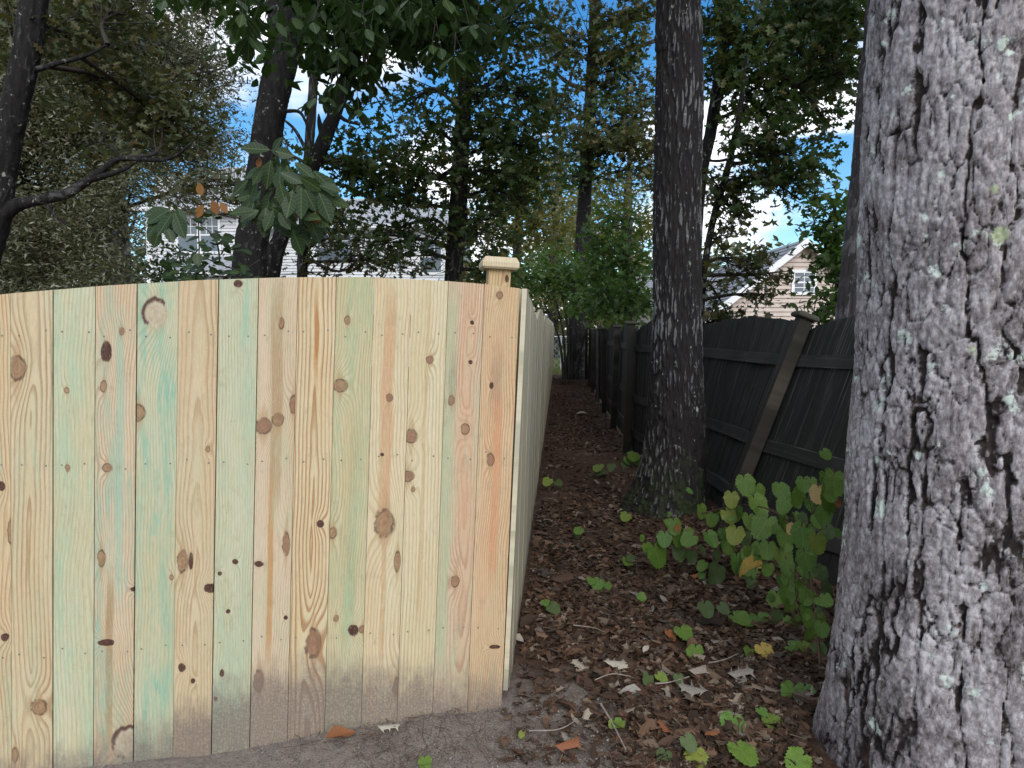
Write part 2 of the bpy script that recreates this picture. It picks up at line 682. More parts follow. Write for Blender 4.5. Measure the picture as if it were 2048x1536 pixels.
def wood_mat(name, seed, early, late, per=.011, pu=.5, D=.03, A=.1, B=.06, amp=.8, green=0., gcol=(.30, .46, .33), knots=(), stripes=(), mud=True, rnd=False, weather=0., mudh=.2, slope=.035):
    m, g = new_mat(name)
    p = g.obj()
    u, y, v = g.sep(p)
    sd = seed * 13.7
    if rnd:
        sd = g.m('MULTIPLY', g.rand(), 97.0)
    n1 = g.noise(g.comb(sd, 0., v), 1.3, 2)
    n2 = g.noise(g.comb(g.m('ADD', sd, 7.3), 3.0, v), 1.1, 3)
    sl_ = (1 if int(seed * 7) % 2 else -1) * slope
    v0 = .2 + .9 * ((seed * .377) % 1)
    w1 = g.noise(g.comb(g.m('MULTIPLY', u, 14.), sd, g.m('MULTIPLY', v, 3.2)), 1.0, 3)
    uc = g.m('SUBTRACT', g.m('SUBTRACT', u, BW * pu), g.m('MULTIPLY', g.m('SUBTRACT', n1, .5), A))
    d0 = g.m('ADD', g.m('ADD', D, g.m('MULTIPLY', g.m('SUBTRACT', v, v0), sl_)), g.m('MULTIPLY', g.m('SUBTRACT', n2, .5), B))
    r = g.m('SQRT', g.m('ADD', g.m('MULTIPLY', uc, uc), g.m('MULTIPLY', d0, d0)))
    wf = g.noise(g.comb(g.m('MULTIPLY', u, 45.), sd, g.m('MULTIPLY', v, 9.)), 1.0, 3)
    wk = g.noise(g.comb(g.m('MULTIPLY', u, 42.), sd, g.m('MULTIPLY', v, 34.)), 1.0, 2)
    r = g.m('ADD', r, g.m('ADD', g.m('MULTIPLY', w1, .009), g.m('MULTIPLY', wf, .0016)))
    kmask, halo = None, None
    kcols = []
    for (uk, vk, ru, rv, tone) in knots:
        wob = g.m('MULTIPLY', ru * (.0 if tone == 'pale' else .9), g.m('ADD', g.m('SUBTRACT', wk, .5), g.m('MULTIPLY', g.m('SUBTRACT', w1, .5), .3)))
        du = g.m('DIVIDE', g.m('ADD', g.m('SUBTRACT', u, uk), wob), ru)
        dv = g.m('DIVIDE', g.m('ADD', g.m('SUBTRACT', v, vk), g.m('MULTIPLY', g.m('SUBTRACT', wf, .5), rv * .6)), rv)
        q = g.m('ADD', g.m('MULTIPLY', du, du), g.m('MULTIPLY', dv, dv))
        du2 = g.m('DIVIDE', g.m('SUBTRACT', u, uk), ru)
        dv2 = g.m('DIVIDE', g.m('SUBTRACT', v, vk), rv)
        q2 = g.m('ADD', g.m('MULTIPLY', du2, du2), g.m('MULTIPLY', g.m('MULTIPLY', dv2, dv2), .35))
        e = g.m('EXPONENT', g.m('MULTIPLY', q2, -.34))
        r = g.m('ADD', r, g.m('MULTIPLY', e, ru * 1.7))
        tl = g.m('ADD', g.m('ABSOLUTE', g.m('ADD', du2, g.m('MULTIPLY', g.m('SUBTRACT', wf, .5), 1.2))), g.m('MULTIPLY', g.m('ABSOLUTE', dv2), .26))
        kcols.append((q, tone, tl, du2, dv2))
        halo = e if halo is None else g.m('MAXIMUM', halo, e)
    ring = g.m('FRACT', g.m('DIVIDE', r, per))
    l = g.m('MULTIPLY', g.step(ring, .35, .88), g.step(ring, 1.0, .92))
    vary = g.noise(g.comb(g.m('MULTIPLY', u, 9.), sd, g.m('MULTIPLY', v, 2.)), 1.0, 2)
    l = g.m('MULTIPLY', l, g.m('MULTIPLY', g.step(vary, .25, .7, .35, 1.0), amp))
    fib = g.noise(g.comb(g.m('MULTIPLY', u, 420.), sd, g.m('MULTIPLY', v, 22.)), 1.0, 3, .6)
    dots = g.noise(g.comb(g.m('MULTIPLY', u, 260.), sd, g.m('MULTIPLY', v, 150.)), 1.0, 2, .7)
    tone = g.noise(g.comb(g.m('MULTIPLY', u, 8.), g.m('ADD', sd, 5.), g.m('MULTIPLY', v, 1.1)), 1.0, 3)
    base = g.mix(g.step(tone, .3, .7), early, tuple(c * f for c, f in zip(early, (.94, .86, .76))))
    base = g.mix(.10, base, (.60, .54, .44))
    c = g.mix(g.m('MULTIPLY', l, 1.55, clamp=True), base, late)
    for (s0, sw, v0, v1, scol, st) in stripes:
        wv = g.m('MULTIPLY', g.m('SUBTRACT', g.noise(g.comb(sd, 1., v), 2.4, 2), .5), .02)
        a = g.m('ABSOLUTE', g.m('SUBTRACT', g.m('ADD', u, wv), s0))
        mk = g.m('MULTIPLY', g.step(a, sw, sw * .55), g.m('MULTIPLY', g.step(v, v0 - .12, v0 + .06), g.step(v, v1 + .06, v1 - .12)))
        mk = g.m('MULTIPLY', mk, g.step(fib, .1, .55, .55, 1.0))
        c = g.mix(g.m('MULTIPLY', mk, st), c, scol)
    if green:
        gn = g.noise(g.comb(g.m('MULTIPLY', u, 16.), g.m('ADD', sd, 31.), g.m('MULTIPLY', v, 2.1)), 1.0, 4, .62)
        gs = g.noise(g.comb(g.m('MULTIPLY', u, 70.), g.m('ADD', sd, 11.), g.m('MULTIPLY', v, 26.)), 1.0, 3, .6)
        gm = g.m('MULTIPLY', g.m('MULTIPLY', g.step(gn, .40, .70), g.step(gs, .2, .6, .5, 1.0)), .8)
        g2 = g.noise(g.comb(g.m('MULTIPLY', u, 48.), g.m('ADD', sd, 61.), g.m('MULTIPLY', v, 4.5)), 1.0, 4, .65)
        g3 = g.noise(g.comb(g.m('MULTIPLY', u, 7.), g.m('ADD', sd, 71.), g.m('MULTIPLY', v, 5.)), 1.0, 3, .6)
        gm = g.m('MULTIPLY', gm, g.step(g2, .25, .62, .35, 1.15))
        gm = g.m('ADD', gm, g.m('MULTIPLY', g.m('MULTIPLY', g.step(g2, .52, .66), g.step(g3, .45, .6)), .55))
        gm = g.m('ADD', gm, g.m('MULTIPLY', g.step(dots, .55, .7), .25))
        c = g.mix(g.m('MULTIPLY', gm, green, clamp=True), c, gcol)
    if halo is not None:
        c = g.mix(g.m('MULTIPLY', g.step(halo, .6, .98), .4), c, (.42, .28, .15))
    for q, tn, tl, du, dv in kcols:
        if tn in ('brown', 'red'):
            c = g.mix(g.m('MULTIPLY', g.step(tl, 1.05, .55), .5), c, (.40, .25, .13))
        if tn == 'dark':
            k1, k2 = (.035, .014, .012), (.10, .04, .03)
        elif tn == 'pale':
            k1, k2 = (.42, .33, .22), (.50, .46, .34)
        elif tn == 'red':
            k1, k2 = (.16, .07, .045), (.30, .15, .09)
        else:
            k1, k2 = (.17, .085, .045), (.37, .22, .12)
        kr = g.m('FRACT', g.m('MULTIPLY', g.m('SQRT', q), 2.3))
        kc = g.mix(g.m('ADD', g.m('MULTIPLY', g.step(kr, .3, .9), .35), g.m('MULTIPLY', g.step(wk, .3, .7), .6)), k1, k2)
        if tn == 'pale':
            rim = g.m('MULTIPLY', g.step(q, 1.5, 1.15), g.step(q, .5, .95))
            c = g.mix(g.step(q, 1.25, .85), c, kc)
            c = g.mix(g.m('MULTIPLY', g.m('MULTIPLY', rim, g.step(g.m('ADD', g.m('SUBTRACT', wk, g.m('MULTIPLY', du, .16)), g.m('MULTIPLY', dv, .16)), .44, .60)), .95), c, (.07, .025, .025))
        else:
            c = g.mix(g.step(q, 1.2, .75 if tn == 'dark' else .55, 0., 1. if tn == 'dark' else .78), c, kc)
            if tn != 'dark':
                c = g.mix(g.m('MULTIPLY', g.m('MULTIPLY', g.step(q, 1.5, 1.0), g.step(q, .5, .9)), g.step(wk, .3, .6, .15, .8)), c, (.06, .028, .02))
    bl = g.noise(g.comb(g.m('MULTIPLY', u, 20.), g.m('ADD', sd, 43.), g.m('MULTIPLY', v, 12.)), 1.0, 4, .7)
    c = g.mix(g.step(bl, .55, .75, 0., .42), c, (.31, .26, .16))
    c = g.mix(g.step(fib, .3, .75, 0., .25), c, (.16, .10, .05))
    c = g.mix(g.step(dots, .55, .75, 0., .18), c, (.75, .66, .48))
    if weather:
        wn = g.noise(g.comb(g.m('MULTIPLY', u, 60.), sd, g.m('MULTIPLY', v, 3.)), 1.0, 3)
        c = g.mix(g.step(wn, .35, .7, 0., weather), c, (.44, .43, .37))
    if mud:
        mn = g.noise(g.comb(g.m('MULTIPLY', u, 22.), sd, g.m('MULTIPLY', v, 9.)), 1.0, 4, .65)
        md = g.step(g.m('ADD', v, g.m('MULTIPLY', g.m('SUBTRACT', mn, .5), .26)), mudh + .05, mudh - .16)
        sp = g.step(g.noise(g.comb(g.m('MULTIPLY', u, 130.), sd, g.m('MULTIPLY', v, 120.)), 1.0, 2), .3, .6, .72, 1.)
        c = g.mix(g.m('MULTIPLY', g.m('MULTIPLY', md, sp), .88), c, (.17, .135, .115))
    hgt = g.m('ADD', g.m('MULTIPLY', l, .6), g.m('ADD', g.m('MULTIPLY', fib, .5), g.m('MULTIPLY', dots, .3)))
    g.surf(c, .72, .25, g.bump(hgt, .35, .002))
    return m


TAN_E, TAN_L = (.60, .46, .28), (.36, .21, .10)
CREAM_E, CREAM_L = (.66, .56, .36), (.46, .33, .17)
PINK_E, PINK_L = (.60, .40, .26), (.40, .20, .11)
GRN_E, GRN_L = (.52, .50, .33), (.34, .34, .19)
ORANGE, BROWN = (.50, .25, .10), (.34, .19, .08)

# one entry per board from the corner leftwards: colours, grain and the marks it carries
STYLES = [
    dict(early=(.60, .44, .27), late=(.42, .22, .11), per=.008, pu=1.25, D=.05, B=.03, slope=.01, amp=.7, green=.45, gcol=(.46, .44, .26), stripes=[(.075, .022, .55, 1.3, (.56, .20, .09), .6), (.05, .04, .2, 1.5, (.55, .32, .17), .35), (.06, .03, 1.25, 1.45, (.16, .12, .10), .35)]),
    dict(early=(.58, .43, .30), late=(.42, .24, .15), per=.009, pu=.66, D=.03, B=.07, green=.6, gcol=(.40, .45, .29), stripes=[(.09, .035, .75, 1.7, (.58, .33, .20), .5), (.02, .028, .2, 1.7, (.38, .43, .27), .65), (.03, .02, 1.25, 1.42, (.14, .13, .10), .4)]),
    dict(early=(.64, .56, .38), late=(.46, .36, .20), per=.013, pu=-.35, D=.03, A=.05, B=.02, slope=.01, amp=.7, green=.25, gcol=(.46, .52, .33), stripes=[(.066, .009, .4, 1.7, (.46, .30, .14), .5)]),
    dict(early=(.64, .55, .37), late=(.46, .33, .18), per=.012, pu=1.3, D=.05, slope=.012, amp=.6, green=.3, gcol=(.44, .50, .31), stripes=[(.062, .030, .75, 1.7, (.52, .30, .16), .8), (.068, .012, .25, .7, (.46, .26, .11), .55)]),
    dict(early=(.54, .49, .31), late=(.38, .30, .15), per=.009, pu=-.4, D=.06, slope=.01, green=.9, gcol=(.33, .42, .25), amp=.65, stripes=[(.06, .02, .3, 1.3, (.46, .36, .18), .4), (.085, .02, .4, 1.2, (.30, .28, .14), .4)]),
    dict(early=(.62, .52, .33), late=(.38, .21, .10), per=.013, pu=.5, D=.012, A=.05, B=.09, amp=.85, green=.15, gcol=(.46, .50, .32), stripes=[(.07, .010, 1.35, 1.7, (.42, .18, .05), .75)]),
    dict(early=(.58, .47, .33), late=(.42, .29, .18), per=.008, pu=1.4, D=.05, slope=.01, amp=.55, green=.5, gcol=(.40, .45, .28), stripes=[(.070, .026, .9, 1.7, (.34, .21, .10), .7), (.060, .013, .3, .95, (.44, .22, .07), .8), (.02, .02, .1, 1.6, (.64, .48, .36), .5)]),
    dict(early=(.50, .50, .34), late=(.35, .35, .21), per=.009, pu=-.5, D=.07, slope=.01, amp=.6, green=.95, gcol=(.34, .46, .33)),
    dict(early=(.57, .47, .31), late=(.39, .25, .13), per=.011, pu=.5, D=.022, A=.05, B=.07, amp=.6, green=.4, gcol=(.42, .47, .30)),
    dict(early=(.52, .51, .35), late=(.36, .35, .20), per=.011, pu=1.35, D=.05, slope=.012, amp=.55, green=1.1, gcol=(.21, .42, .31)),
    dict(early=(.58, .46, .31), late=(.42, .27, .16), per=.009, pu=1.3, D=.04, slope=.012, amp=.75, green=.75, gcol=(.22, .42, .32), stripes=[(.055, .016, 0., .62, (.30, .20, .09), .75), (.085, .018, .55, 1.6, (.27, .45, .34), .55)]),
    dict(early=(.54, .53, .37), late=(.40, .37, .22), per=.012, pu=1.2, D=.06, slope=.012, amp=.6, green=.85, gcol=(.36, .48, .33)),
    dict(early=(.58, .49, .32), late=(.37, .25, .14), per=.015, pu=.45, D=.012, A=.05, B=.11, amp=.85, green=.5, gcol=(.42, .50, .34)),
    dict(early=TAN_E, late=TAN_L, per=.012, pu=1.3, D=.03, slope=.01, amp=.6, green=.5),
    dict(early=GRN_E, late=GRN_L, per=.011, pu=-.3, D=.05, slope=.01, amp=.6, green=.7),
    dict(early=PINK_E, late=PINK_L, per=.010, pu=1.3, D=.04, slope=.01, amp=.6, green=.4),
    dict(early=CREAM_E, late=CREAM_L, per=.012, pu=-.2, D=.04, slope=.01, amp=.6, green=.2),
]
KN = [  # photo position, half width, half height (photo pixels), look
    (35, 735, 16, 24, 'brown'), (2, 970, 8, 10, 'dark'), (10, 1272, 9, 9, 'dark'), (22, 1060, 7, 26, 'brown'), (30, 1510, 7, 16, 'brown'),
    (78, 1412, 15, 17, 'brown'), (135, 935, 5, 7, 'brown'), (133, 780, 5, 6, 'brown'),
    (213, 703, 11, 22, 'dark'), (208, 772, 6, 12, 'brown'), (215, 934, 9, 9, 'brown'), (203, 1116, 8, 18, 'brown'), (213, 1284, 16, 8, 'dark'), (243, 660, 6, 8, 'brown'),
    (310, 626, 24, 30, 'pale'), (277, 825, 13, 17, 'brown'), (268, 1175, 8, 5, 'dark'), (256, 1482, 30, 34, 'pale2'),
    (382, 1120, 5, 20, 'dark'), (365, 1122, 11, 24, 'brown'), (364, 1334, 8, 10, 'dark'), (386, 1360, 4, 6, 'dark'), (343, 1152, 4, 6, 'brown'),
    (422, 1173, 14, 10, 'dark'), (470, 1122, 6, 6, 'dark'), (439, 1147, 4, 5, 'dark'), (456, 1222, 5, 5, 'dark'), (444, 1346, 5, 9, 'dark'), (476, 566, 9, 8, 'dark'), (431, 1398, 4, 5, 'dark'), (416, 895, 5, 6, 'brown'),
    (527, 852, 17, 17, 'red'), (556, 838, 12, 14, 'brown'), (518, 1128, 10, 7, 'dark'), (517, 1362, 11, 24, 'red'), (563, 645, 6, 12, 'red'),
    (588, 806, 10, 19, 'red'), (641, 1045, 8, 9, 'dark'), (627, 1285, 16, 34, 'red'), (571, 1233, 4, 5, 'dark'), (572, 1085, 8, 25, 'red'),
    (681, 770, 15, 14, 'brown'), (695, 640, 6, 10, 'brown'), (666, 1066, 8, 13, 'brown'), (706, 1258, 12, 13, 'dark'), (672, 1236, 6, 7, 'brown'),
    (779, 794, 8, 8, 'red'), (770, 1046, 22, 30, 'brown'), (726, 1256, 9, 9, 'red'), (795, 1120, 7, 22, 'brown'), (764, 908, 4, 4, 'dark'),
    (860, 718, 8, 9, 'red'), (822, 872, 14, 15, 'red'), (816, 952, 14, 12, 'red'), (794, 1372, 10, 22, 'red'), (826, 978, 5, 6, 'brown'),
    (931, 856, 10, 12, 'brown'), (910, 1162, 10, 13, 'brown'), (903, 800, 7, 11, 'red'), (944, 643, 5, 5, 'dark'), (941, 722, 5, 5, 'dark'),
    (1000, 589, 7, 8, 'red'), (981, 918, 9, 15, 'red'), (989, 1292, 13, 5, 'dark'), (983, 770, 5, 8, 'dark'),
]


def top_at(s):
    """height of the front panel's arched top at distance s from the corner"""
    return float(np.interp(s, [0, .15, .3, .6, .9, 1.2, 1.5, 1.82, 2.1, 2.45], [1.672, 1.688, 1.698, 1.709, 1.704, 1.690, 1.668, 1.637, 1.60, 1.55]))


new_fence = thing('wooden_fence', CORNER, 'new pale timber fence with green and orange tinted boards and a capped corner post', 'fence')
by_board = {}
for (px, py, rx, ry, tn) in KN:
    i, u, v = panel_uv(px, py)
    k = 2.75 / FPX
    t2 = {'pale2': 'pale'}.get(tn, tn)
    by_board.setdefault(max(i, 0), []).append((u, v, max(rx, 4.5) * k * .88, ry * k * .9, t2))

NAILS = MB()
BASEZ = -.12
for i in range(17):
    s1, s0 = i * BW, (i + 1) * BW            # s0 is the left edge
    st = dict(STYLES[i])
    h0, h1 = top_at(s0), top_at(s1)
    org = CORNER + PDIR * s0
    jut = random.uniform(0, .003)
    org = org + PNRM * (.001 + jut)
    w = BW - random.choice([.0018, .002, .0022, .0032, .004])
    n = 4
    V, Fc = [], []
    bot = [float(gz(*(org[:2] + PACR[:2] * 0)) - .05)] * 2
    if i in (9, 10):
        bot = [bot[0] + .02] * 2
    for yy in (-.017, 0.):
        V += [(0, yy, bot[0]), (w, yy, bot[1] + w * math.tan(TILT))]
        for k in range(n + 1):
            t = 1 - k / n
            V.append((w * t, yy, (top_at(s0 + (s1 - s0) * t) + w * t * math.sin(TILT)) / PUP[2]))
    c = n + 3
    Fc.append(list(range(c))[::1])
    Fc.append(list(range(c, 2 * c))[::-1])
    for k in range(c):
        k2 = (k + 1) % c
        Fc.append([k, c + k, c + k2, k2])
    mw = frame(org, PACR, -PNRM, PUP)
    mat = wood_mat('pine board %d' % i, i + 1, knots=by_board.get(i, []), mudh=[.15, .15, .20, .22, .25, .26, .24, .19, .13, .06, .01, -.02, -.03, -.03, -.03, -.03, -.03][i], **st)
    o = obj('fence_board', V, Fc, mat, new_fence, False, None, mw)
    for zz in (1.50, 1.02, .33):
        for uu in (.03, .11):
            a = np.array(mw @ Vector((uu + random.uniform(-.008, .008), -.017, zz + random.uniform(-.015, .015))))
            q = [a + (PACR * math.cos(t) + PUP * math.sin(t)) * .0036 + PNRM * .0008 for t in np.linspace(0, 2 * PI, 6, endpoint=False)]
            NAILS.add(q + [a + PNRM * .0016], [(j, (j + 1) % 6, 6) for j in range(6)])
M_NAIL = flat_mat('nail', (.10, .10, .10), (.2, .19, .18), 60, .45, .5)
nl = NAILS.build('nail_heads', M_NAIL, new_fence)
nl['kind'] = 'stuff'

# side run along the path
SDIR = nrm(np.array([.0655, 1., 0]))
SNRM = np.array([SDIR[1], -SDIR[0], 0.])       # faces the path
M_SIDE = wood_mat('pine side boards', 3, (.62, .56, .40), (.38, .34, .22), .012, .5, .05, green=.4, gcol=(.42, .48, .35), rnd=True, mud=True, weather=.4, mudh=.12)
M_POSTN = wood_mat('pine post', 5, (.58, .46, .27), (.38, .24, .11), .010, .5, .03, amp=.8, mud=False, knots=[(.03, 1.72, .008, .016, 'dark')])
M_CAP = wood_mat('pine cap', 8, (.58, .50, .34), (.48, .37, .22), .010, .5, .05, amp=.4, mud=False)
M_RAILN = wood_mat('pine rail', 9, (.52, .44, .28), (.36, .25, .13), .010, .5, .05, mud=False)
SIDE0 = CORNER + SDIR * -.018 + SNRM * .004
SEC = 2.42
side_len = 23.2


def side_top(s):
    if s < SEC:
        return float(np.interp(s, [0, .3, .8, 1.2, 1.7, 2.42], [1.672, 1.685, 1.69, 1.675, 1.63, 1.585]))
    t = ((s - SEC) % SEC) / SEC
    return 1.60 + .10 * math.sin(PI * t) + .0045 * (s - SEC)


SB = .1385
nb = int(side_len / SB)
for i in range(nb):
    s0, s1 = i * SB, i * SB + SB - .003
    org = SIDE0 + SDIR * s0 + SNRM * (random.uniform(0, .004))
    zb = float(gz(org[0] + .02, org[1])) + random.uniform(.0, .02) - (.0 if i else -.06)
    lean = (PUP - np.array([0, 0, PUP[2]])) * (1.0 if s0 < .2 else .6)
    up = nrm(np.array([0, 0, 1.]) + SDIR * random.uniform(-.004, .004) + SNRM * .03)
    if i == 0:
        up = nrm(np.array([0, 0, 1.]) + SNRM * .047)
    V, Fc = [], []
    for yy in (-.019, 0.):
        V += [(0, yy, zb), (s1 - s0, yy, zb), (s1 - s0, yy, side_top(s1)), ((s1 - s0) / 2, yy, side_top((s0 + s1) / 2)), (0, yy, side_top(s0))]
    Fc = [[0, 1, 2, 3, 4], [9, 8, 7, 6, 5]] + [[k, 5 + k, 5 + (k + 1) % 5, (k + 1) % 5] for k in range(5)]
    xd_ = nrm(SDIR - up * np.dot(SDIR, up))
    obj('fence_board', V, Fc, M_SIDE, new_fence, False, None, frame(org, xd_, np.cross(up, xd_), up))


def cap_mesh(mb, cx, cy, z, w, h):
    """flat cap with bevelled upper edges"""
    a, b = w / 2, w / 2 - .012
    V = [(cx + sx * r, cy + sy * r, zz) for r, zz in ((a - .008, z), (a, z + .008), (a, z + h * .55), (b, z + h)) for sx, sy in ((-1, -1), (1, -1), (1, 1), (-1, 1))]
    Fc = [(3, 2, 1, 0), (12, 13, 14, 15)]
    for k in range(3):
        for j in range(4):
            Fc.append((k * 4 + j, k * 4 + (j + 1) % 4, k * 4 + 4 + (j + 1) % 4, k * 4 + 4 + j))
    mb.add(V, Fc)


def post(parent, org, xd, yd, up, h, mat, capmat, w=.089, capw=.145, caph=.045, name='fence_post', capname='post_cap'):
    m = MB().box(-w / 2, w / 2, -w / 2, w / 2, -.1, h)
    mw = frame(org, xd, yd, up)
    p = m.build(name, mat, parent, mw)
    c = MB()
    cap_mesh(c, 0, 0, h + .001, capw, caph)
    c.build(capname, capmat, p, mw)
    return p


cp = PX(996, 560, 2.93)
up0 = nrm(np.array([.045, 0, 1.]))
xq = nrm(-PDIR + up0 * np.dot(PDIR, up0))
post(new_fence, np.array([cp[0] - up0[0] * 1.7, 2.93, 0]), xq, np.cross(up0, xq), up0, 1.755, M_POSTN, M_CAP, caph=.048, capw=.148)
for k in range(1, 10):
    o = SIDE0 + SDIR * (k * SEC) - SNRM * .10
    post(new_fence, o, SDIR, -SNRM, np.array([0, 0, 1.]), 1.70 + .012 * k, M_POSTN, M_CAP)
o = CORNER + PDIR * 2.42 - PNRM * .10
post(new_fence, o, -PDIR, -PNRM, np.array([0, 0, 1.]), 1.66, M_POSTN, M_CAP)
for zz in (.30, 1.0, 1.48):
    MB().box(0, 2.35, .003, .041, zz, zz + .089).build('fence_rail', M_RAILN, new_fence, frame(CORNER + PDIR * 2.40, -PDIR, -PNRM, np.array([0, 0, 1.])))
    for k in range(9):
        MB().box(.05, SEC - .01, .004, .042, zz, zz + .089).build('fence_rail', M_RAILN, new_fence, frame(SIDE0 + SDIR * (k * SEC) - SNRM * .02, SDIR, -SNRM, np.array([0, 0, 1.])))

# ------------------------------------------------------------------ old dark fence on the right


def old_mat(name, base, streak, amt, green=.5):
    m, g = new_mat(name)
    p = g.obj()
    r = g.m('MULTIPLY', g.rand(), 53.)
    u, y, v = g.sep(p)
    s1 = g.noise(g.comb(g.m('MULTIPLY', u, 60.), r, g.m('MULTIPLY', v, 1.3)), 1.0, 4, .65)
    s2 = g.noise(g.comb(g.m('MULTIPLY', u, 240.), r, g.m('MULTIPLY', v, 5.)), 1.0, 3, .65)
    t = g.noise(g.comb(g.m('MULTIPLY', u, 5.), r, g.m('MULTIPLY', v, 3.)), 1.0, 3)
    c = g.mix(g.step(t, .35, .65), base, tuple(x * .6 for x in base))
    c = g.mix(g.m('MULTIPLY', g.step(t, .4, .7), green), c, (.022, .028, .018))
    c = g.mix(g.m('MULTIPLY', g.m('MULTIPLY', g.step(s1, .5, .72), g.step(s2, .35, .65)), amt), c, streak)
    g.surf(c, .8, .25, g.bump(g.m('ADD', s1, s2), .5, .003))
    return m


M_OLD = old_mat('weathered dark boards', (.018, .018, .017), (.17, .16, .14), .7)
M_OLDRAIL = old_mat('weathered dark rail', (.036, .034, .032), (.13, .12, .105), .6, .5)
M_OLDPOST = old_mat('weathered brown post', (.030, .025, .020), (.12, .10, .08), .7, .35)
M_OLDCAP = old_mat('mossy cap', (.05, .045, .035), (.12, .12, .08), .6, .6)

old_fence = thing('old_fence', (1.5, 5.0, 0), 'old blackened leaning timber fence with arched boards and rails behind the ivy free tree', 'fence')
old_fence['label'] = 'old blackened timber fence leaning outwards, with brown posts, rails and scalloped board tops'
# base line of the fence (x, y), lean to the right (metres per metre)
OB = np.array([(2.75, .9), (2.45, 2.2), (2.20, 3.1), (1.72, 4.0), (1.58, 5.0), (1.68, 5.8), (1.62, 7.3), (1.56, 9.0), (1.70, 11.2), (1.84, 13.4), (2.0, 15.8), (2.17, 18.2), (2.33, 20.6), (2.5, 23.0)])
OL = np.array([.30, .34, .36, .37, .365, .31, .14, .02, .03, -.02, .03, .0, .02, 0.])
cum = np.concatenate([[0], np.cumsum(np.linalg.norm(np.diff(OB, axis=0), axis=1))])


def old_at(s):
    p = np.array([np.interp(s, cum, OB[:, 0]), np.interp(s, cum, OB[:, 1])])
    p2 = np.array([np.interp(s + .15, cum, OB[:, 0]), np.interp(s + .15, cum, OB[:, 1])])
    p0 = np.array([np.interp(s - .15, cum, OB[:, 0]), np.interp(s - .15, cum, OB[:, 1])])
    t = nrm(np.array([*(p2 - p0), 0.]))
    nrmv = np.array([t[1], -t[0], 0.])          # away from the path
    ln = np.interp(s, cum, OL)
    up = nrm(np.array([0, 0, 1.]) + nrmv * ln)
    bz = float(np.interp(p[1], [0, 4, 5, 6, 9, 25], [.06, .06, .04, .0, -.04, -.02]))
    return np.array([*p, bz]), t, nrmv, up


S_OF = {k: cum[k] for k in range(len(OB))}
POSTS = [S_OF[0], S_OF[2], S_OF[4], S_OF[6] - .1, S_OF[7], S_OF[8], S_OF[9], S_OF[10], S_OF[11], S_OF[12], S_OF[13]]


def old_top(s):
    for a, b in zip(POSTS[:-1], POSTS[1:]):
        if a <= s <= b:
            t = (s - a) / (b - a)
            return 1.56 + .13 * math.sin(PI * t)
    return 1.56


sb = .138
s = .02
while s < cum[-1] - .1:
    j = random.uniform(-.006, .012)
    off = random.uniform(0, .006)
    W_ = []
    for sx, hs in ((s + .0015, [.04, old_top(s)]), (s + sb - .0015, [.04 + j, old_top(s + sb)])):
        o, t, nv, up = old_at(sx)
        n2_ = nrm(nv - up * np.dot(nv, up))
        for h_ in hs:
            W_.append((o + up * (h_ + j), n2_))
    ob_, xd = W_[0][0], nrm(W_[2][0] - W_[0][0])
    upb = nrm(W_[1][0] - W_[0][0])
    xd = nrm(xd - upb * np.dot(xd, upb))
    yd = np.cross(upb, xd)
    m3 = np.stack([xd, yd, upb])
    q = []
    for k_ in (0, 2, 3, 1):
        q.append(W_[k_][0])
    mid = (q[2] + q[3]) / 2 + upb * (old_top(s + sb / 2) - (old_top(s) + old_top(s + sb)) / 2)
    q = q[:3] + [mid] + q[3:]
    V = [m3 @ (p_ - ob_ + yd * off) for p_ in q] + [m3 @ (p_ - ob_ + yd * (off + .018)) for p_ in q]
    Fc = [[4, 3, 2, 1, 0], [5, 6, 7, 8, 9]] + [[(k + 1) % 5, 5 + (k + 1) % 5, 5 + k, k] for k in range(5)]
    obj('fence_board', V, Fc, M_OLD, old_fence, False, None, frame(ob_, xd, yd, upb))
    s += sb
for a, b in zip(POSTS[:-1], POSTS[1:]):
    for zz in (.22, .66, 1.30):
        n = max(2, int((b - a) / .45))
        V, Fc = [], []
        for k in range(n + 1):
            sx = a + (b - a) * k / n
            o, t, nv, up = old_at(sx)
            for dx, dz in ((-.04, 0), (-.001, 0), (-.001, .088), (-.04, .088)):
                V.append(o + nv * dx + up * (zz + dz))
        for k in range(n):
            for q in range(4):
                q2 = (q + 1) % 4
                Fc.append([k * 4 + q, k * 4 + 4 + q, k * 4 + 4 + q2, k * 4 + q2])
        Fc += [[0, 1, 2, 3], [n * 4 + 3, n * 4 + 2, n * 4 + 1, n * 4]]
        V = np.array(V)
        oo = V[0].copy()
        dd = nrm(V[-4] - V[0])
        zz_ = nrm(np.array([0, 0, 1.]) - dd * dd[2])
        m3 = np.stack([zz_, np.cross(dd, zz_), dd])        # grain runs along local z
        obj('fence_rail', (V - oo) @ m3.T, Fc, M_OLDRAIL, old_fence, False, None, frame(oo, m3[0], m3[1], m3[2]))
for k, sx in enumerate(POSTS):
    o, t, nv, up = old_at(sx)
    t2 = nrm(t - up * np.dot(t, up))
    nv2 = np.cross(t2, up)
    post(old_fence, o - nv2 * .09, t2, nv2, up, 1.62 + (.0 if k < 3 else random.uniform(-.03, .05)), M_OLDPOST if k != 7 else M_OLDRAIL, M_OLDCAP, .092, .150, .04)

# ------------------------------------------------------------------ trees


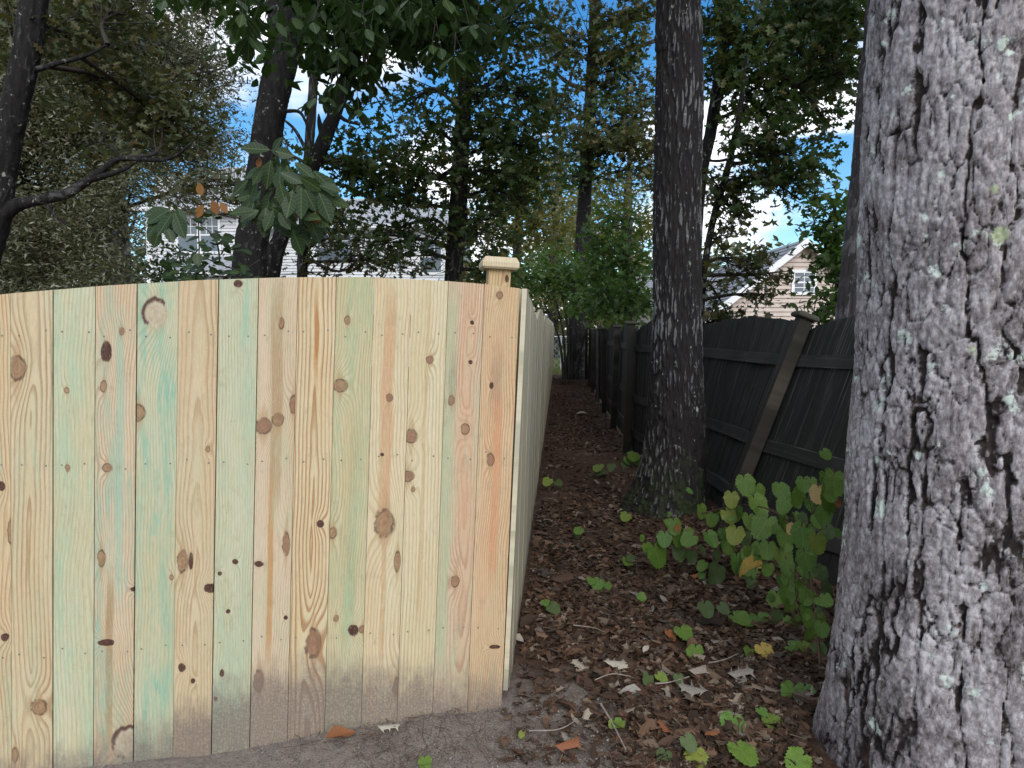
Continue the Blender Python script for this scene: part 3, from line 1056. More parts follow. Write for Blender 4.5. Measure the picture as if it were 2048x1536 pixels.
def bark_disp(k=1.0, amp=.012, zs=.16, seed=0.):
    def f(V, th, R):
        x, y, z = V[..., 0] * 26 * k + seed, V[..., 1] * 26 * k, V[..., 2] * 26 * k * zs
        w = fbm(x * .4, y * .4, z * .8, 2) * .9
        n = 1 - np.abs(fbm(x + w, y + w, z, 3)) * 1.9
        f.rel = np.clip(n, 0, 1)
        return amp * (f.rel - .5) + .02 * R[:, None] / .2 * fbm(V[..., 0] * 3, V[..., 1] * 3, V[..., 2] * .8, 2)
    return f


def trunk(parent, pts, d0, mat, sides=28, n=90, top=None, amp=.012, k=1.0, name='trunk', groundfix=True, flare=1.0):
    """pts: (px, py, width px[, distance]) from the top down; carried on to the ground"""
    P, R = [], []
    for p in pts:
        d = p[3] if len(p) > 3 else d0
        P.append(PX(p[0], p[1], d))
        R.append(p[2] * .42 * d / FPX)
    P, R = np.array(P), np.array(R)
    if groundfix and P[-1][2] > .05:
        sl_ = (P[-1] - P[-2]) / max(1e-6, (P[-2][2] - P[-1][2]))
        q = P[-1] + sl_ * P[-1][2] * .7
        q[2] = -.1
        mid = (P[-1] * .3 + q * .7)
        mid[2] = .28
        P = np.vstack([P, mid, q])
        R = np.append(R, [R[-1] * 1.1, R[-1] * (1.1 + .5 * flare)])
    if top is not None:
        q = P[0] + nrm(P[0] - P[1]) * top
        P = np.vstack([q, P])
        R = np.concatenate([[R[0] * .45], R])
    PP = catmull(P, n)[::-1]
    RR = np.interp(np.linspace(0, len(R) - 1, n), np.arange(len(R)), R)[::-1]
    f = bark_disp(k, amp, seed=RNG.random() * 50)
    V, Fq, h = tube(PP, RR, sides, f)
    obj(name, V, [Fq], mat, parent, True, {'rel': f.rel.ravel()})
    return PP, RR


def limb(parent, pts, d0, mat, name='branch', n=30, sides=10, amp=.004):
    P, R = [], []
    for p in pts:
        d = p[3] if len(p) > 3 else d0
        P.append(PX(p[0], p[1], d))
        R.append(max(.003, p[2] / 2 * d / FPX))
    PP = catmull(P, n)
    RR = np.interp(np.linspace(0, len(R) - 1, n), np.arange(len(R)), R)
    f = bark_disp(1.5, amp, seed=RNG.random() * 50)
    V, Fq, h = tube(PP, RR, sides, f)
    obj(name, V, [Fq], mat, parent, True, {'rel': f.rel.ravel()})
    return PP


def crown(parent, blobs, tmpl, size, mat, trunkP=None, per=14, sig=.16, twigs=True, name='crown', droop=.35, updir=.8, bough=.018, seed=None):
    """blobs: (px, py, distance, rx px, ry px, number of leaf sprays) or ('w', x, y, z, rx, ry, rz, n)"""
    rng = np.random.default_rng(seed if seed is not None else int(RNG.integers(1 << 30)))
    C, tw = [], []
    for b in blobs:
        if b[0] == 'w':
            c = np.array(b[1:4], float)
            rad = np.array(b[4:7], float)
            n = b[7]
        else:
            px, py, d, rx, ry, n = b
            c = PX(px, py, d)
            rad = np.array([rx, .75 * (rx + ry) / 2, ry]) * d / FPX
        q = nrm(rng.normal(size=(n, 3))) * (rng.random((n, 1)) ** .45)
        S = c + q * rad
        for s_ in S:
            m = int(per * rng.uniform(.5, 1.5))
            ax = nrm(s_ - c + rng.normal(size=3) * .25 * np.linalg.norm(rad) / 2)
            t = rng.random((m, 1)) * 2.2 - .6
            C.append(s_ + ax * t * sig + rng.normal(size=(m, 3)) * sig * np.array([.75, .75, .5]))
        if twigs:
            root = c
            if trunkP is not None and len(trunkP):
                dd = np.linalg.norm(trunkP - (c - np.array([0, 0, .5 * rad[2]])), axis=1)
                root = trunkP[int(np.argmin(dd))]
            mid = (root + c) / 2 + rng.normal(size=3) * .12 * np.linalg.norm(c - root) + np.array([0, 0, .06 * np.linalg.norm(c - root)])
            B = catmull([root, mid, c], 9)
            tw.append((B, np.linspace(bough * 1.6, bough * .6, 9)))
            for s_ in S[::max(1, len(S) // 14)]:
                st = B[int(rng.integers(3, 9))]
                k = (st + s_) / 2 + rng.normal(size=3) * .08 * np.linalg.norm(s_ - st)
                e = s_ + (s_ - k) * .3
                tw.append((catmull([st, k, s_, e], 6), np.linspace(bough * .5, .002, 6)))
    C = np.vstack(C)
    V, Fc, r = leaf_mass(C, tmpl, size, rng, droop, updir)
    obj(name, V, [Fc], mat, parent, False, {'rnd': r})
    if tw:
        tv, tf = tubes(tw, 4)
        o = obj('twigs', tv, tf, M_TWIG, parent, True)
        o['kind'] = 'stuff'


# big light-barked tree at the right edge
def big_tree():
    cx, cy = 1.61, 2.41
    t = thing('oak_tree', (cx, cy, 0), 'massive trunk with pale grey flaking bark and lichen spots filling the right edge', 'tree')
    m, g = new_mat('bark pale flaking')
    p = g.geo()
    rel, plate = g.attr('rel'), g.attr('plate')
    fine = g.noise(g.vmul(p, (1, 1, .6)), 95, 5, .7)
    med = g.noise(g.vmul(p, (1, 1, .5)), 26, 4, .65)
    big = g.noise(p, 3.2, 3)
    z = g.sep(p)[2]
    mott = g.noise(g.vmul(p, (1, 1, .5)), 48, 6, .72)
    dk = g.m('ADD', g.m('MULTIPLY', g.m('SUBTRACT', big, .5), .35), g.step(z, 1.3, .1, 0, .045))
    lic = g.ramp(g.m('SUBTRACT', g.m('ADD', g.m('MULTIPLY', mott, .6), g.m('ADD', g.m('MULTIPLY', fine, .22), .09)), dk),
                 [(.36, (.05, .042, .04)), (.43, (.15, .131, .131)), (.50, (.255, .230, .236)), (.60, (.46, .432, .442))])
    k = g.m('ADD', rel, g.m('MULTIPLY', g.m('SUBTRACT', fine, .5), .5))
    k = g.m('SUBTRACT', k, dk)
    c = g.mix(g.step(k, .36, .66), g.mix(g.step(med, .35, .65), (.010, .008, .008), (.036, .026, .023)), lic)
    wh = g.noise(g.vadd(p, (9, 4, 2)), 11, 5, .65)
    c = g.mix(g.m('MULTIPLY', g.step(wh, .60, .66), g.step(k, .3, .6)), c, (.50, .56, .50))
    for (lx, ly, r_) in ((1910, 405, .042), (1945, 700, .026), (2000, 470, .022), (2040, 1115, .02), (1870, 790, .012), (1988, 380, .012)):
        q = PX(lx, ly, 2.08)
        n = g.node('ShaderNodeVectorMath', operation='DISTANCE')
        g.put(n.inputs[0], p)
        n.inputs[1].default_value = tuple(q)
        dd = g.m('ADD', n.outputs['Value'], g.m('MULTIPLY', g.m('SUBTRACT', fine, .5), .05))
        c = g.mix(g.m('MULTIPLY', g.step(dd, r_ * 1.25, r_ * .8), .9), c, (.40, .45, .28))
    rd = g.m('MULTIPLY', g.step(g.noise(g.vmul(p, (1, 1, .16)), 17, 3), .62, .72), g.step(rel, .55, .2))
    c = g.mix(g.m('MULTIPLY', rd, .6), c, (.17, .09, .065))
    g.surf(c, .85, .2, g.bump(g.m('ADD', fine, med), .45, .005))
    ns, nz = 410, 820
    zz = np.concatenate([np.linspace(-.15, 3.0, nz - 60), np.linspace(3.05, 9, 60)])
    rr = np.interp(zz, [-.15, 0, .15, .6, 1.1, 1.6, 2.6, 5, 9], [.50, .475, .455, .432, .413, .397, .374, .34, .29])
    P = np.stack([cx + .0 * zz + .012 * np.sin(zz * 1.7), cy + .0 * zz, zz], -1)
    keep = {}

    def disp(V, th, R):
        x, y, z = V[..., 0], V[..., 1], V[..., 2]
        wx = .018 * fbm(x * 9, y * 9, z * 5, 2)
        wz = .05 * fbm(x * 8 + 7, y * 8, z * 6, 2)
        wx2 = .02 * fbm(x * 16 + 3, y * 16, z * 9, 3)
        u1, u2 = x + wx + wx2, y + wx + wx2
        f1_ = np.abs(fbm(u1 * 11.5, u2 * 11.5, (z + wz) * 1.7, 3))
        a2, b2 = worley(u1 * 24 + 3, u2 * 24, (z + wz * 1.2 + wx2 * 2) * 7.0)
        a3, b3 = worley(u1 * 52 + 3, u2 * 52, (z + wz + wx2) * 26)
        c1_ = sstep(f1_, .005, .12)
        c2_ = sstep(b2 - a2, .0, .16)
        c3_ = sstep(b3 - a3, .0, .13)
        n = fbm(x * 62, y * 62, z * 42, 3)
        n0 = fbm(x * 15 + 9, y * 15, z * 5, 4)
        gate = sstep(fbm(x * 6 + 2, y * 6, z * 4, 2), -.6, -.1)
        hgt_ = .50 * c1_ + .30 * (c2_ * gate + 1 - gate) + .10 * c3_ + .10 * n + .30 * n0
        rel_ = np.clip(.24 + .46 * c1_ + .34 * (c2_ * gate + 1 - gate) + .14 * c3_ + .14 * n + .25 * n0 - .32, 0, 1)
        keep['rel'] = rel_
        keep['plate'] = a2
        fl = np.cos(th * 5 + 1.1)[None, :] * .03 * sstep(.5 - z, 0, .6)
        return .030 * (hgt_ - .6) + .02 * fbm(x * 2.5, y * 2.5, z * 1.3, 2) + fl

    V, Fq, h = tube(P, rr, ns, disp)
    obj('trunk', V, [Fq], m, t, True, {'rel': keep['rel'].ravel(), 'plate': keep['plate'].ravel()})
    crown(t, [('w', 1.3, 3.2, 8.0, 2.4, 2.2, 1.3, 120), ('w', 3.2, 2.0, 8.6, 1.8, 2.2, 1.3, 90)], 'oak', .16, M_DARKGREEN, P[-40:], 12, .25)


big_tree()


def mid_tree():
    pts = [(1362, -60, 82), (1360, 60, 84), (1358, 300, 88), (1354, 600, 94), (1352, 760, 102), (1350, 880, 116)]
    t = thing('oak_tree', (1.33, 5.8, 0), 'straight dark trunk with pale vertical streaks, standing on the path against the old fence', 'tree')
    P, R = [], []
    for px, py, w in pts:
        P.append(PX(px, py, 5.8))
        R.append(w / 2 * 5.8 / FPX)
    P += [PX(1344, 980, 5.8), PX(1335, 1045, 5.8), np.array([1.29, 5.8, -.12])]
    R += [.29, .36, .44]
    P = np.vstack([np.array([[1.55, 5.8, 11.]]), P])
    R = np.array([.14] + R)
    n = 640
    PP = catmull(P, n)[::-1]
    RR = np.interp(np.linspace(0, len(R) - 1, n), np.arange(len(R)), R)[::-1]
    keep = {}

    def disp(V, th, R_):
        x, y, z = V[..., 0], V[..., 1], V[..., 2]
        w = .012 * fbm(x * 9, y * 9, z * 3.5, 2)
        a, b = worley((x + w) * 34, (y + w) * 34, z * 4.2)
        pl = sstep(b - a, .03, .35)
        nz = fbm(x * 60, y * 60, z * 22, 3)
        rel = np.clip(.72 * pl + .3 * nz + .12, 0, 1)
        keep['rel'] = rel
        fl = (np.cos(th * 3 + 2.2) * .6 + np.cos(th * 5 + .3) * .4)[None, :] * .075 * sstep(.55 - z, 0, .6)
        return .022 * (rel - .5) + .014 * fbm(x * 4, y * 4, z * 1.2, 2) + fl

    V, Fq, h = tube(PP, RR, 190, disp)
    obj('trunk', V, [Fq], M_BARKMID, t, True, {'rel': keep['rel'].ravel()})
    crown(t, [('w', 1.2, 6.0, 7.4, 2.2, 2.0, 1.2, 130), ('w', .4, 4.4, 6.6, 1.6, 1.4, .8, 70)], 'oak', .15, M_DARKGREEN, PP[-60:], 12, .24)


mid_tree()

# trunk behind the big tree, beyond the old fence
t = thing('pine_tree', PX(1745, 700, 6.6) * np.array([1, 1, 0]), 'violet grey trunk just behind the massive pale trunk, beyond the old fence', 'tree')
pp, _ = trunk(t, [(1800, -40, 130), (1788, 150, 136), (1765, 400, 150), (1745, 640, 158)], 6.6, M_BARKBACK, 60, 200, 4.0, .016, .8)
crown(t, [('w', 4.0, 7.0, 8.2, 1.8, 1.5, 1.0, 60)], 'oak', .15, M_DARKGREEN, pp[-20:], 12, .24)

# left edge tree with a long limb
t = thing('hickory_tree', PX(-60, 600, 7.0) * np.array([1, 1, 0]), 'slanting dark trunk at the left edge with a long crooked limb reaching right', 'tree')
pp, _ = trunk(t, [(72, -30, 56), (56, 90, 58), (28, 220, 58), (8, 330, 58), (-12, 450, 60), (-40, 560, 64)], 7.0, M_BARKDARK, 36, 160, 3.0)
l1 = limb(t, [(-14, 447, 36), (30, 412, 27), (75, 401, 21), (130, 388, 18), (175, 362, 16), (205, 340, 13), (240, 318, 9), (300, 320, 9), (345, 315, 7), (385, 285, 4)], 7.0, M_BARKDARK, n=60)
l2 = limb(t, [(185, 356, 16), (215, 350, 11), (250, 338, 7), (275, 322, 4)], 7.0, M_BARKDARK)
l3 = limb(t, [(62, 142, 12), (110, 128, 9), (170, 112, 7), (215, 90, 4)], 7.0, M_BARKDARK)
limb(t, [(240, 318, 7), (225, 295, 4), (200, 285, 3)], 7.0, M_BARKDARK)
limb(t, [(90, 405, 8), (110, 430, 5), (140, 455, 3)], 7.0, M_BARKDARK)
allp = np.vstack([pp, l1, l2, l3])
crown(t, [(150, 60, 7.6, 130, 60, 36), (290, 210, 8.0, 120, 70, 44), (250, 20, 7.6, 90, 40, 22), (30, 60, 7.4, 60, 90, 16), (190, 160, 7.8, 70, 40, 14), (330, 250, 8.0, 80, 40, 18),
          ('w', -5.6, 7.5, 7.6, 1.5, 1.4, .8, 40)], 'oak', .105, M_BROWNGREEN, allp, 20, .19)

# broad olive tree filling the left
t = thing('willow_oak_tree', (-7.8, 14.5, 0), 'broad olive brown small leaved tree filling the left side behind the fence', 'tree')
pp, _ = trunk(t, [(150, -40, 60), (190, 200, 66), (215, 420, 78), (225, 600, 84)], 15.5, M_BARKGREY, 24, 80, 3.0)
B = []
for _i in range(78):
    px, py = RNG.uniform(-140, 410), RNG.uniform(-140, 600)
    if (px > 200 and py > 320) or (px > 150 and py > 480):
        continue
    if px > 250 and py < 60 and RNG.random() < .65:
        continue
    B.append((px, py, RNG.uniform(12.5, 17), RNG.uniform(60, 100), RNG.uniform(40, 75), 44))
for _i in range(34):
    B.append((RNG.uniform(-120, 200), RNG.uniform(130, 560), RNG.uniform(14.5, 18), RNG.uniform(60, 100), RNG.uniform(40, 75), 44))
B += [(430, 150, 14, 50, 40, 22), (400, 270, 14, 60, 40, 26), (90, 600, 13, 140, 60, 60), (190, 570, 12.5, 70, 50, 50), (40, 480, 12.5, 90, 90, 60), (180, 470, 13, 90, 80, 60), (180, 620, 13, 60, 50, 30)]
for _i in range(26):
    B.append((RNG.uniform(190, 440), RNG.uniform(60, 400), RNG.uniform(13, 17), RNG.uniform(40, 70), RNG.uniform(30, 50), 14))
crown(t, B, 'sliver', .092, M_OLIVE, pp, 64, .27, bough=.03)

# main forked trunk left of centre
t = thing('hickory_tree', PX(495, 600, 7.5) * np.array([1, 1, 0]), 'thick black forked trunk rising behind the peak of the new fence', 'tree')
pp, _ = trunk(t, [(582, 25, 84), (566, 110, 72), (545, 210, 68), (528, 320, 68), (512, 430, 70), (498, 545, 78)], 7.5, M_BARKDARK, 48, 220, None, .014)
a1 = limb(t, [(570, 75, 60), (562, 30, 50), (553, -40, 46), (545, -160, 40)], 7.5, M_BARKDARK, 'trunk_fork', 40, 24, .01)
a2 = limb(t, [(585, 75, 66), (605, 20, 58), (630, -50, 50), (665, -180, 40)], 7.5, M_BARKDARK, 'trunk_fork', 40, 24, .01)
limb(t, [(570, 222, 8), (600, 225, 6), (615, 255, 5), (622, 290, 3)], 7.5, M_BARKDARK)
hp = np.vstack([pp, a1, a2])
crown(t, [(690, -20, 6.0, 120, 60, 50), (800, 30, 5.6, 110, 60, 44), (900, 10, 5.8, 80, 50, 26), (480, 25, 5.4, 45, 40, 11), 
          (680, 100, 6.2, 70, 60, 24), ('w', -1.0, 6.5, 6.0, 1.8, 1.3, .9, 60), ('w', -.3, 4.6, 5.0, 1.3, 1.0, .6, 40)], 'oval', .13, M_HICKMASS, hp, 12, .16, droop=.9, updir=.5, twigs=False)
# single leaves that hang lowest and can be told apart
OVAL = half_leaf([(0, 0), (.12, .1), (.35, .2), (.6, .235), (.82, .14), (1, 0)])
ME_OVAL = mkmesh('leaf', OVAL[0], [OVAL[1]], M_HICK)
ME_RUST = mkmesh('leaf', OVAL[0], [OVAL[1]], M_RUST)


def leaf_obj(me, parent, c, axis, normal, size, name='leaf', mwid=1.0):
    a = nrm(axis)
    n = np.asarray(normal, float)
    n = nrm(n - a * np.dot(n, a))
    b = np.cross(n, a)
    return link(name, me, parent, frame(c, a * size, b * size * mwid, n * size))


rl = np.random.default_rng(21)
for (cx, cy, d, rx, ry, n) in [(700, 150, 5.0, 70, 80, 44), (640, 60, 5.0, 60, 60, 26), (740, 60, 5.0, 60, 60, 28), (880, 95, 4.6, 45, 35, 18), (930, 80, 4.8, 40, 40, 16), (500, 60, 4.4, 30, 30, 14),
                             (475, 20, 4.4, 30, 22, 10), (325, 8, 4.4, 32, 12, 11), (395, 0, 4.4, 25, 8, 5), (700, 215, 5.0, 45, 25, 12), (850, 20, 4.6, 60, 25, 18)]:
    for _i in range(max(2, n // 5)):
        c = PX(cx + rl.uniform(-1, 1) * rx, cy + rl.uniform(-1, 1) * ry - 15, d + rl.uniform(-.3, .3))
        a0 = rl.uniform(0, 6.28)
        L0 = rl.uniform(.10, .15)
        st_ = [c + np.array([rl.normal() * .05, rl.normal() * .05, .16]), c]
        v, f, _ = tube(st_, [.003, .002], 4)
        obj('twig', v, [f], M_TWIG, t)
        for q in range(5):
            an = a0 + q * 6.28 / 5 + rl.normal() * .25
            ax = np.array([math.cos(an) * .75, math.sin(an) * .75, -.62 + rl.normal() * .2])
            leaf_obj(ME_OVAL, t, c + nrm(ax) * .01, ax, np.array([math.cos(an) * .5 + rl.normal() * .2, math.sin(an) * .5 + rl.normal() * .2, .8]), L0 * rl.uniform(.75, 1.1), 'leaf', 1.1)

# leaning stem beside it and the thin one behind
t = thing('hickory_tree', PX(535, 600, 8.6) * np.array([1, 1, 0]), 'dark slender stem leaning right from beside the thick forked trunk', 'tree')
pp, _ = trunk(t, [(735, 40, 18), (700, 150, 24), (668, 230, 30), (640, 300, 34), (600, 390, 34), (562, 475, 38), (540, 555, 44)], 8.6, M_BARKDARK, 24, 140, 1.5)
limb(t, [(650, 285, 16), (640, 250, 10), (637, 228, 3)], 8.6, M_BARKDARK)
limb(t, [(672, 225, 10), (690, 240, 7), (720, 250, 4)], 8.6, M_BARKDARK)
crown(t, [(720, 60, 8.6, 90, 70, 30), (640, 430, 8.8, 70, 50, 26), (700, 340, 8.8, 80, 50, 26), (600, 370, 8.6, 40, 40, 10)], 'oak', .13, M_DARKGREEN, pp, 11, .17)
t = thing('oak_tree', PX(606, 600, 11) * np.array([1, 1, 0]), 'thin upright dark trunk behind the leaning stem', 'tree')
pp, _ = trunk(t, [(640, -20, 18), (630, 120, 20), (618, 300, 22), (608, 450, 24), (604, 560, 26)], 11, M_BARKDARK, 20, 120, 2.5)
limb(t, [(612, 300, 8), (590, 260, 6), (566, 238, 4)], 11, M_BARKDARK)
limb(t, [(615, 370, 8), (640, 330, 6), (700, 330, 3)], 11, M_BARKDARK)
crown(t, [(560, 400, 11, 50, 40, 14), (670, 490, 11, 60, 30, 18), (735, 505, 11, 45, 30, 16), (780, 520, 11, 50, 26, 14), (690, 440, 11, 50, 24, 10), (420, 370, 11, 60, 30, 12), (350, 390, 11.5, 40, 30, 7), (620, 545, 11, 60, 20, 7), (560, 300, 11, 50, 40, 8), (480, 380, 11.5, 50, 40, 10), (640, 20, 11, 60, 50, 14)], 'oak', .13, M_BROWNGREEN, pp, 11, .19)

# centre oak
t = thing('oak_tree', PX(905, 640, 9.2) * np.array([1, 1, 0]), 'upright black trunk just left of the capped corner post, dense dark leaves', 'tree')
pp, _ = trunk(t, [(938, -30, 30), (934, 100, 32), (925, 260, 36), (916, 420, 40), (907, 560, 42)], 9.2, M_BARKDARK, 30, 180, 3.0, .012)
limb(t, [(920, 330, 12), (870, 355, 8), (810, 340, 6), (760, 330, 3)], 9.2, M_BARKDARK)
limb(t, [(928, 200, 10), (990, 160, 7), (1040, 120, 4)], 9.2, M_BARKDARK)
limb(t, [(932, 110, 12), (985, 60, 9), (1040, 10, 7), (1080, -40, 5)], 9.2, M_BARKDARK)
limb(t, [(916, 440, 10), (880, 470, 6), (850, 500, 3)], 9.2, M_BARKDARK)
crown(t, [(820, 330, 8.6, 90, 60, 42), (760, 300, 9, 70, 60, 28), (830, 200, 9.4, 60, 50, 20), (1000, 250, 9, 95, 55, 50), (1060, 180, 9.4, 70, 60, 34), (1000, 345, 9, 80, 50, 34), (1070, 290, 9.2, 65, 55, 26),
          (950, 180, 9, 60, 70, 26), (840, 440, 8.6, 40, 30, 8), (770, 380, 8.8, 60, 35, 18), (970, 440, 9, 70, 50, 26), (1040, 400, 9.6, 60, 40, 16), (980, 530, 9.4, 50, 35, 22), (850, 500, 9, 40, 30, 11), (800, 455, 9, 50, 22, 9), (1030, 60, 9, 90, 60, 38), (860, 90, 9.4, 60, 60, 22),
          (960, 60, 9, 60, 70, 22), (760, 470, 9, 40, 20, 6), (870, 260, 8.9, 60, 50, 18),
          ('w', -.4, 9, 7.6, 2.4, 2.0, 1.0, 110), ('w', 1.4, 9.5, 8.0, 1.8, 2.0, 1.0, 80)], 'oak', .125, M_DARKGREEN, pp, 12, .16)

# tall far tree at the end of the path
t = thing('willow_oak_tree', PX(1152, 750, 23.6) * np.array([1, 1, 0]), 'tall narrow trunk standing at the far end of the path', 'tree')
pp, _ = trunk(t, [(1192, -40, 26), (1186, 120, 28), (1178, 260, 28), (1168, 420, 32), (1160, 560, 36), (1154, 680, 44)], 23.6, M_BARKDARK, 24, 160, 6, .02, .6)
limb(t, [(1192, 125, 14), (1230, 108, 11), (1270, 95, 9), (1330, 75, 7)], 23.6, M_BARKGREY)
limb(t, [(1195, 62, 8), (1235, 45, 14), (1270, 40, 11), (1310, 28, 8)], 23.6, M_BARKGREY)
limb(t, [(1180, 180, 12), (1150, 172, 9), (1128, 160, 8), (1108, 140, 4)], 23.6, M_BARKGREY)
limb(t, [(1140, 165, 6), (1145, 140, 5), (1160, 118, 3)], 23.6, M_BARKGREY)
limb(t, [(1168, 350, 9), (1110, 355, 6), (1060, 345, 4)], 23.6, M_BARKGREY)
E_B = [(1150, 60, 23, 70, 60, 34), (1250, 150, 23, 70, 50, 36), (1280, 240, 23, 50, 60, 34), (1240, 280, 22, 70, 40, 24), (1160, 280, 22, 60, 40, 18), (1120, 210, 23, 60, 30, 22), (1290, 20, 23, 40, 40, 14), (1215, 220, 23, 40, 40, 18), (1100, 90, 23, 50, 40, 20),
       (1280, 330, 22, 40, 40, 16), (1230, 40, 23, 40, 30, 10), ('w', 3, 22, 13.5, 3, 3, 1.6, 60)]
crown(t, E_B[:7] + E_B[8:], 'star', .20, M_BROWNGREEN, pp, 17, .26, bough=.03)
crown(t, [(1180, 330, 22.5, 80, 60, 40), (1230, 120, 23, 60, 60, 24), (1200, 240, 23, 60, 60, 24)], 'star', .18, M_DARKGREEN, pp, 16, .26, bough=.03)

# low leafy saplings by the path's end
t = thing('dogwood_tree', PX(1135, 750, 21) * np.array([1, 1, 0]), 'multi stemmed green leafy shrub tree beside the far trunk at the path end', 'tree')
stems = []
for (x1, y1, x0) in ((1090, 610, 1128), (1112, 600, 1132), (1130, 590, 1138), (1118, 560, 1140), (1150, 600, 1144), (1220, 590, 1152)):
    a, b = PX(x0, 752, 21), PX(x1, y1, 21)
    mid = (a + b) / 2 + np.array([(a[0] - b[0]) * .22, 0, .1])
    stems.append((catmull([a - np.array([0, 0, .1]), mid, b], 12), np.linspace(.045, .02, 12)))
tv, tf = tubes(stems, 8)
obj('stems', tv, tf, M_BARKGREY, t, True, {'rel': np.full(len(tv), .3)})
sp = np.vstack([p for p, r in stems])
crown(t, [(1075, 555, 20, 70, 32, 50), (1150, 560, 20, 60, 40, 46), (1220, 560, 20, 70, 40, 60), (1200, 610, 19, 60, 25, 40), (1270, 600, 19, 40, 40, 40), (1110, 530, 21, 60, 30, 40)], 'oval', .17, M_GREEN, sp, 13, .22, updir=1.2)
t = thing('maple_sapling', PX(1262, 700, 14) * np.array([1, 1, 0]) + np.array([.9, 0, 0]), 'bright green bushy maple sapling left of the streaked trunk, above the old fence', 'tree')
pp, _ = trunk(t, [(1262, 440, 8), (1255, 560, 10), (1262, 640, 12)], 14, M_BARKGREY, 10, 50, None, .003)
crown(t, [(1250, 520, 13.5, 70, 50, 50), (1210, 590, 14, 60, 40, 40), (1270, 600, 13, 50, 40, 36), (1190, 500, 14, 50, 40, 28), (1240, 440, 14, 50, 40, 24)], 'star', .12, M_GREEN, pp, 10, .17, updir=1.2)

# trees beyond the old fence, right of the streaked trunk
t = thing('sweetgum_tree', PX(1400, 640, 11) * np.array([1, 1, 0]) + np.array([.2, 0, 0]), 'dark trunk leaning right, partly behind the streaked trunk, with star shaped leaves', 'tree')
pp, _ = trunk(t, [(1462, -40, 26), (1452, 50, 27), (1438, 160, 28), (1420, 270, 28), (1405, 340, 28), (1392, 460, 30), (1385, 620, 34)], 11, M_BARKDARK, 24, 140, 2.5)
limb(t, [(1440, 150, 8), (1500, 110, 6), (1560, 60, 4)], 11, M_BARKDARK)
crown(t, [(1480, 60, 10.5, 70, 60, 40), (1560, 50, 10, 80, 60, 46), (1640, 60, 10, 70, 60, 40), (1450, 160, 10.5, 50, 60, 24), (1540, 150, 10.4, 80, 50, 40), (1630, 160, 10, 60, 40, 22), (1500, 220, 10.5, 45, 35, 14), (1680, 20, 9.5, 50, 50, 26), (1420, 40, 10.5, 40, 50, 18),
          (1570, 205, 10.3, 60, 40, 26), ('w', 4.0, 10, 7.9, 2.0, 1.5, .8, 60)], 'star', .115, M_DARKGREEN, pp, 13, .16)
t = thing('sweetgum_tree', PX(1405, 640, 10) * np.array([1, 1, 0]) + np.array([.15, 0, 0]), 'thin slanting stem in front of the pale beige house with browning leaves', 'tree')
pp, _ = trunk(t, [(1488, 150, 10), (1480, 220, 12), (1462, 310, 14), (1440, 390, 16), (1424, 450, 16), (1410, 530, 16), (1402, 620, 18)], 10, M_BARKDARK, 14, 110, .6, .006)
limb(t, [(1458, 318, 6), (1435, 322, 5), (1412, 320, 4)], 10, M_BARKDARK)
limb(t, [(1442, 395, 6), (1480, 385, 4), (1530, 390, 2)], 10, M_BARKDARK)
limb(t, [(1422, 470, 5), (1450, 510, 3), (1465, 570, 2)], 10, M_BARKDARK)
limb(t, [(1415, 560, 5), (1440, 600, 4), (1462, 640, 2)], 10, M_BARKDARK)
crown(t, [(1540, 290, 9.6, 60, 50, 44), (1570, 365, 9.6, 55, 30, 22), (1500, 360, 9.8, 40, 40, 12), (1575, 300, 9.6, 35, 45, 20), (1625, 340, 9.6, 25, 30, 10), (1480, 270, 10, 30, 30, 8), (1600, 400, 9.6, 25, 18, 7)], 'star', .105, M_DARKGREEN, pp, 12, .14)
crown(t, [(1460, 410, 10, 40, 40, 20), (1430, 370, 10, 30, 30, 10), (1500, 520, 9.8, 55, 22, 15), (1550, 545, 9.6, 40, 20, 7), (1460, 560, 10, 40, 30, 8), (1440, 640, 10, 40, 16, 16), (1520, 590, 9.6, 30, 30, 8), (1440, 480, 10, 30, 40, 10), (1420, 630, 10, 30, 20, 10)], 'star', .105, M_BROWNGREEN, pp, 10, .14, name='crown')
t = thing('dogwood_tree', PX(1690, 660, 8.6) * np.array([1, 1, 0]), 'fresh green bushy tree beside the beige house window and the violet grey trunk', 'tree')
pp, _ = trunk(t, [(1668, 400, 8), (1680, 560, 12), (1685, 640, 14)], 8.6, M_BARKGREY, 10, 50, None, .003)
crown(t, [(1665, 440, 8.2, 35, 40, 22), (1672, 490, 8.2, 26, 30, 14), (1676, 580, 8.0, 28, 50, 30), (1640, 632, 7.6, 40, 14, 16), (1670, 520, 8.2, 30, 50, 26), (1665, 400, 8.4, 25, 25, 8)], 'oval', .10, M_GREEN, pp, 12, .13, updir=1.2)
# overhead limb from the upper right
t = thing('hickory_tree', (4.4, 7.8, 0), 'dark limb with leaves entering from the upper right, mostly hidden by the massive trunk', 'tree')
pp, _ = trunk(t, [(1840, -120, 60), (1850, 300, 66), (1850, 640, 70)], 7.8, M_BARKDARK, 20, 100, 2.5)
l1 = limb(t, [(1835, 30, 22), (1760, 60, 20), (1712, 75, 14), (1680, 105, 11), (1640, 140, 7), (1590, 175, 4)], 7.8, M_BARKDARK, n=40)
l2 = limb(t, [(1716, 72, 12), (1690, 35, 10), (1650, 10, 8), (1590, 5, 5)], 7.8, M_BARKDARK)
crown(t, [(1650, 100, 7.6, 50, 50, 22), (1680, 150, 7.6, 40, 40, 16), (1600, 20, 7.6, 60, 40, 22), (1690, 20, 7.6, 40, 40, 20), (1560, 120, 7.6, 50, 40, 16), (1650, 240, 7.8, 40, 30, 9)], 'oak', .12, M_DARKGREEN, np.vstack([pp, l1, l2]), 12, .15)

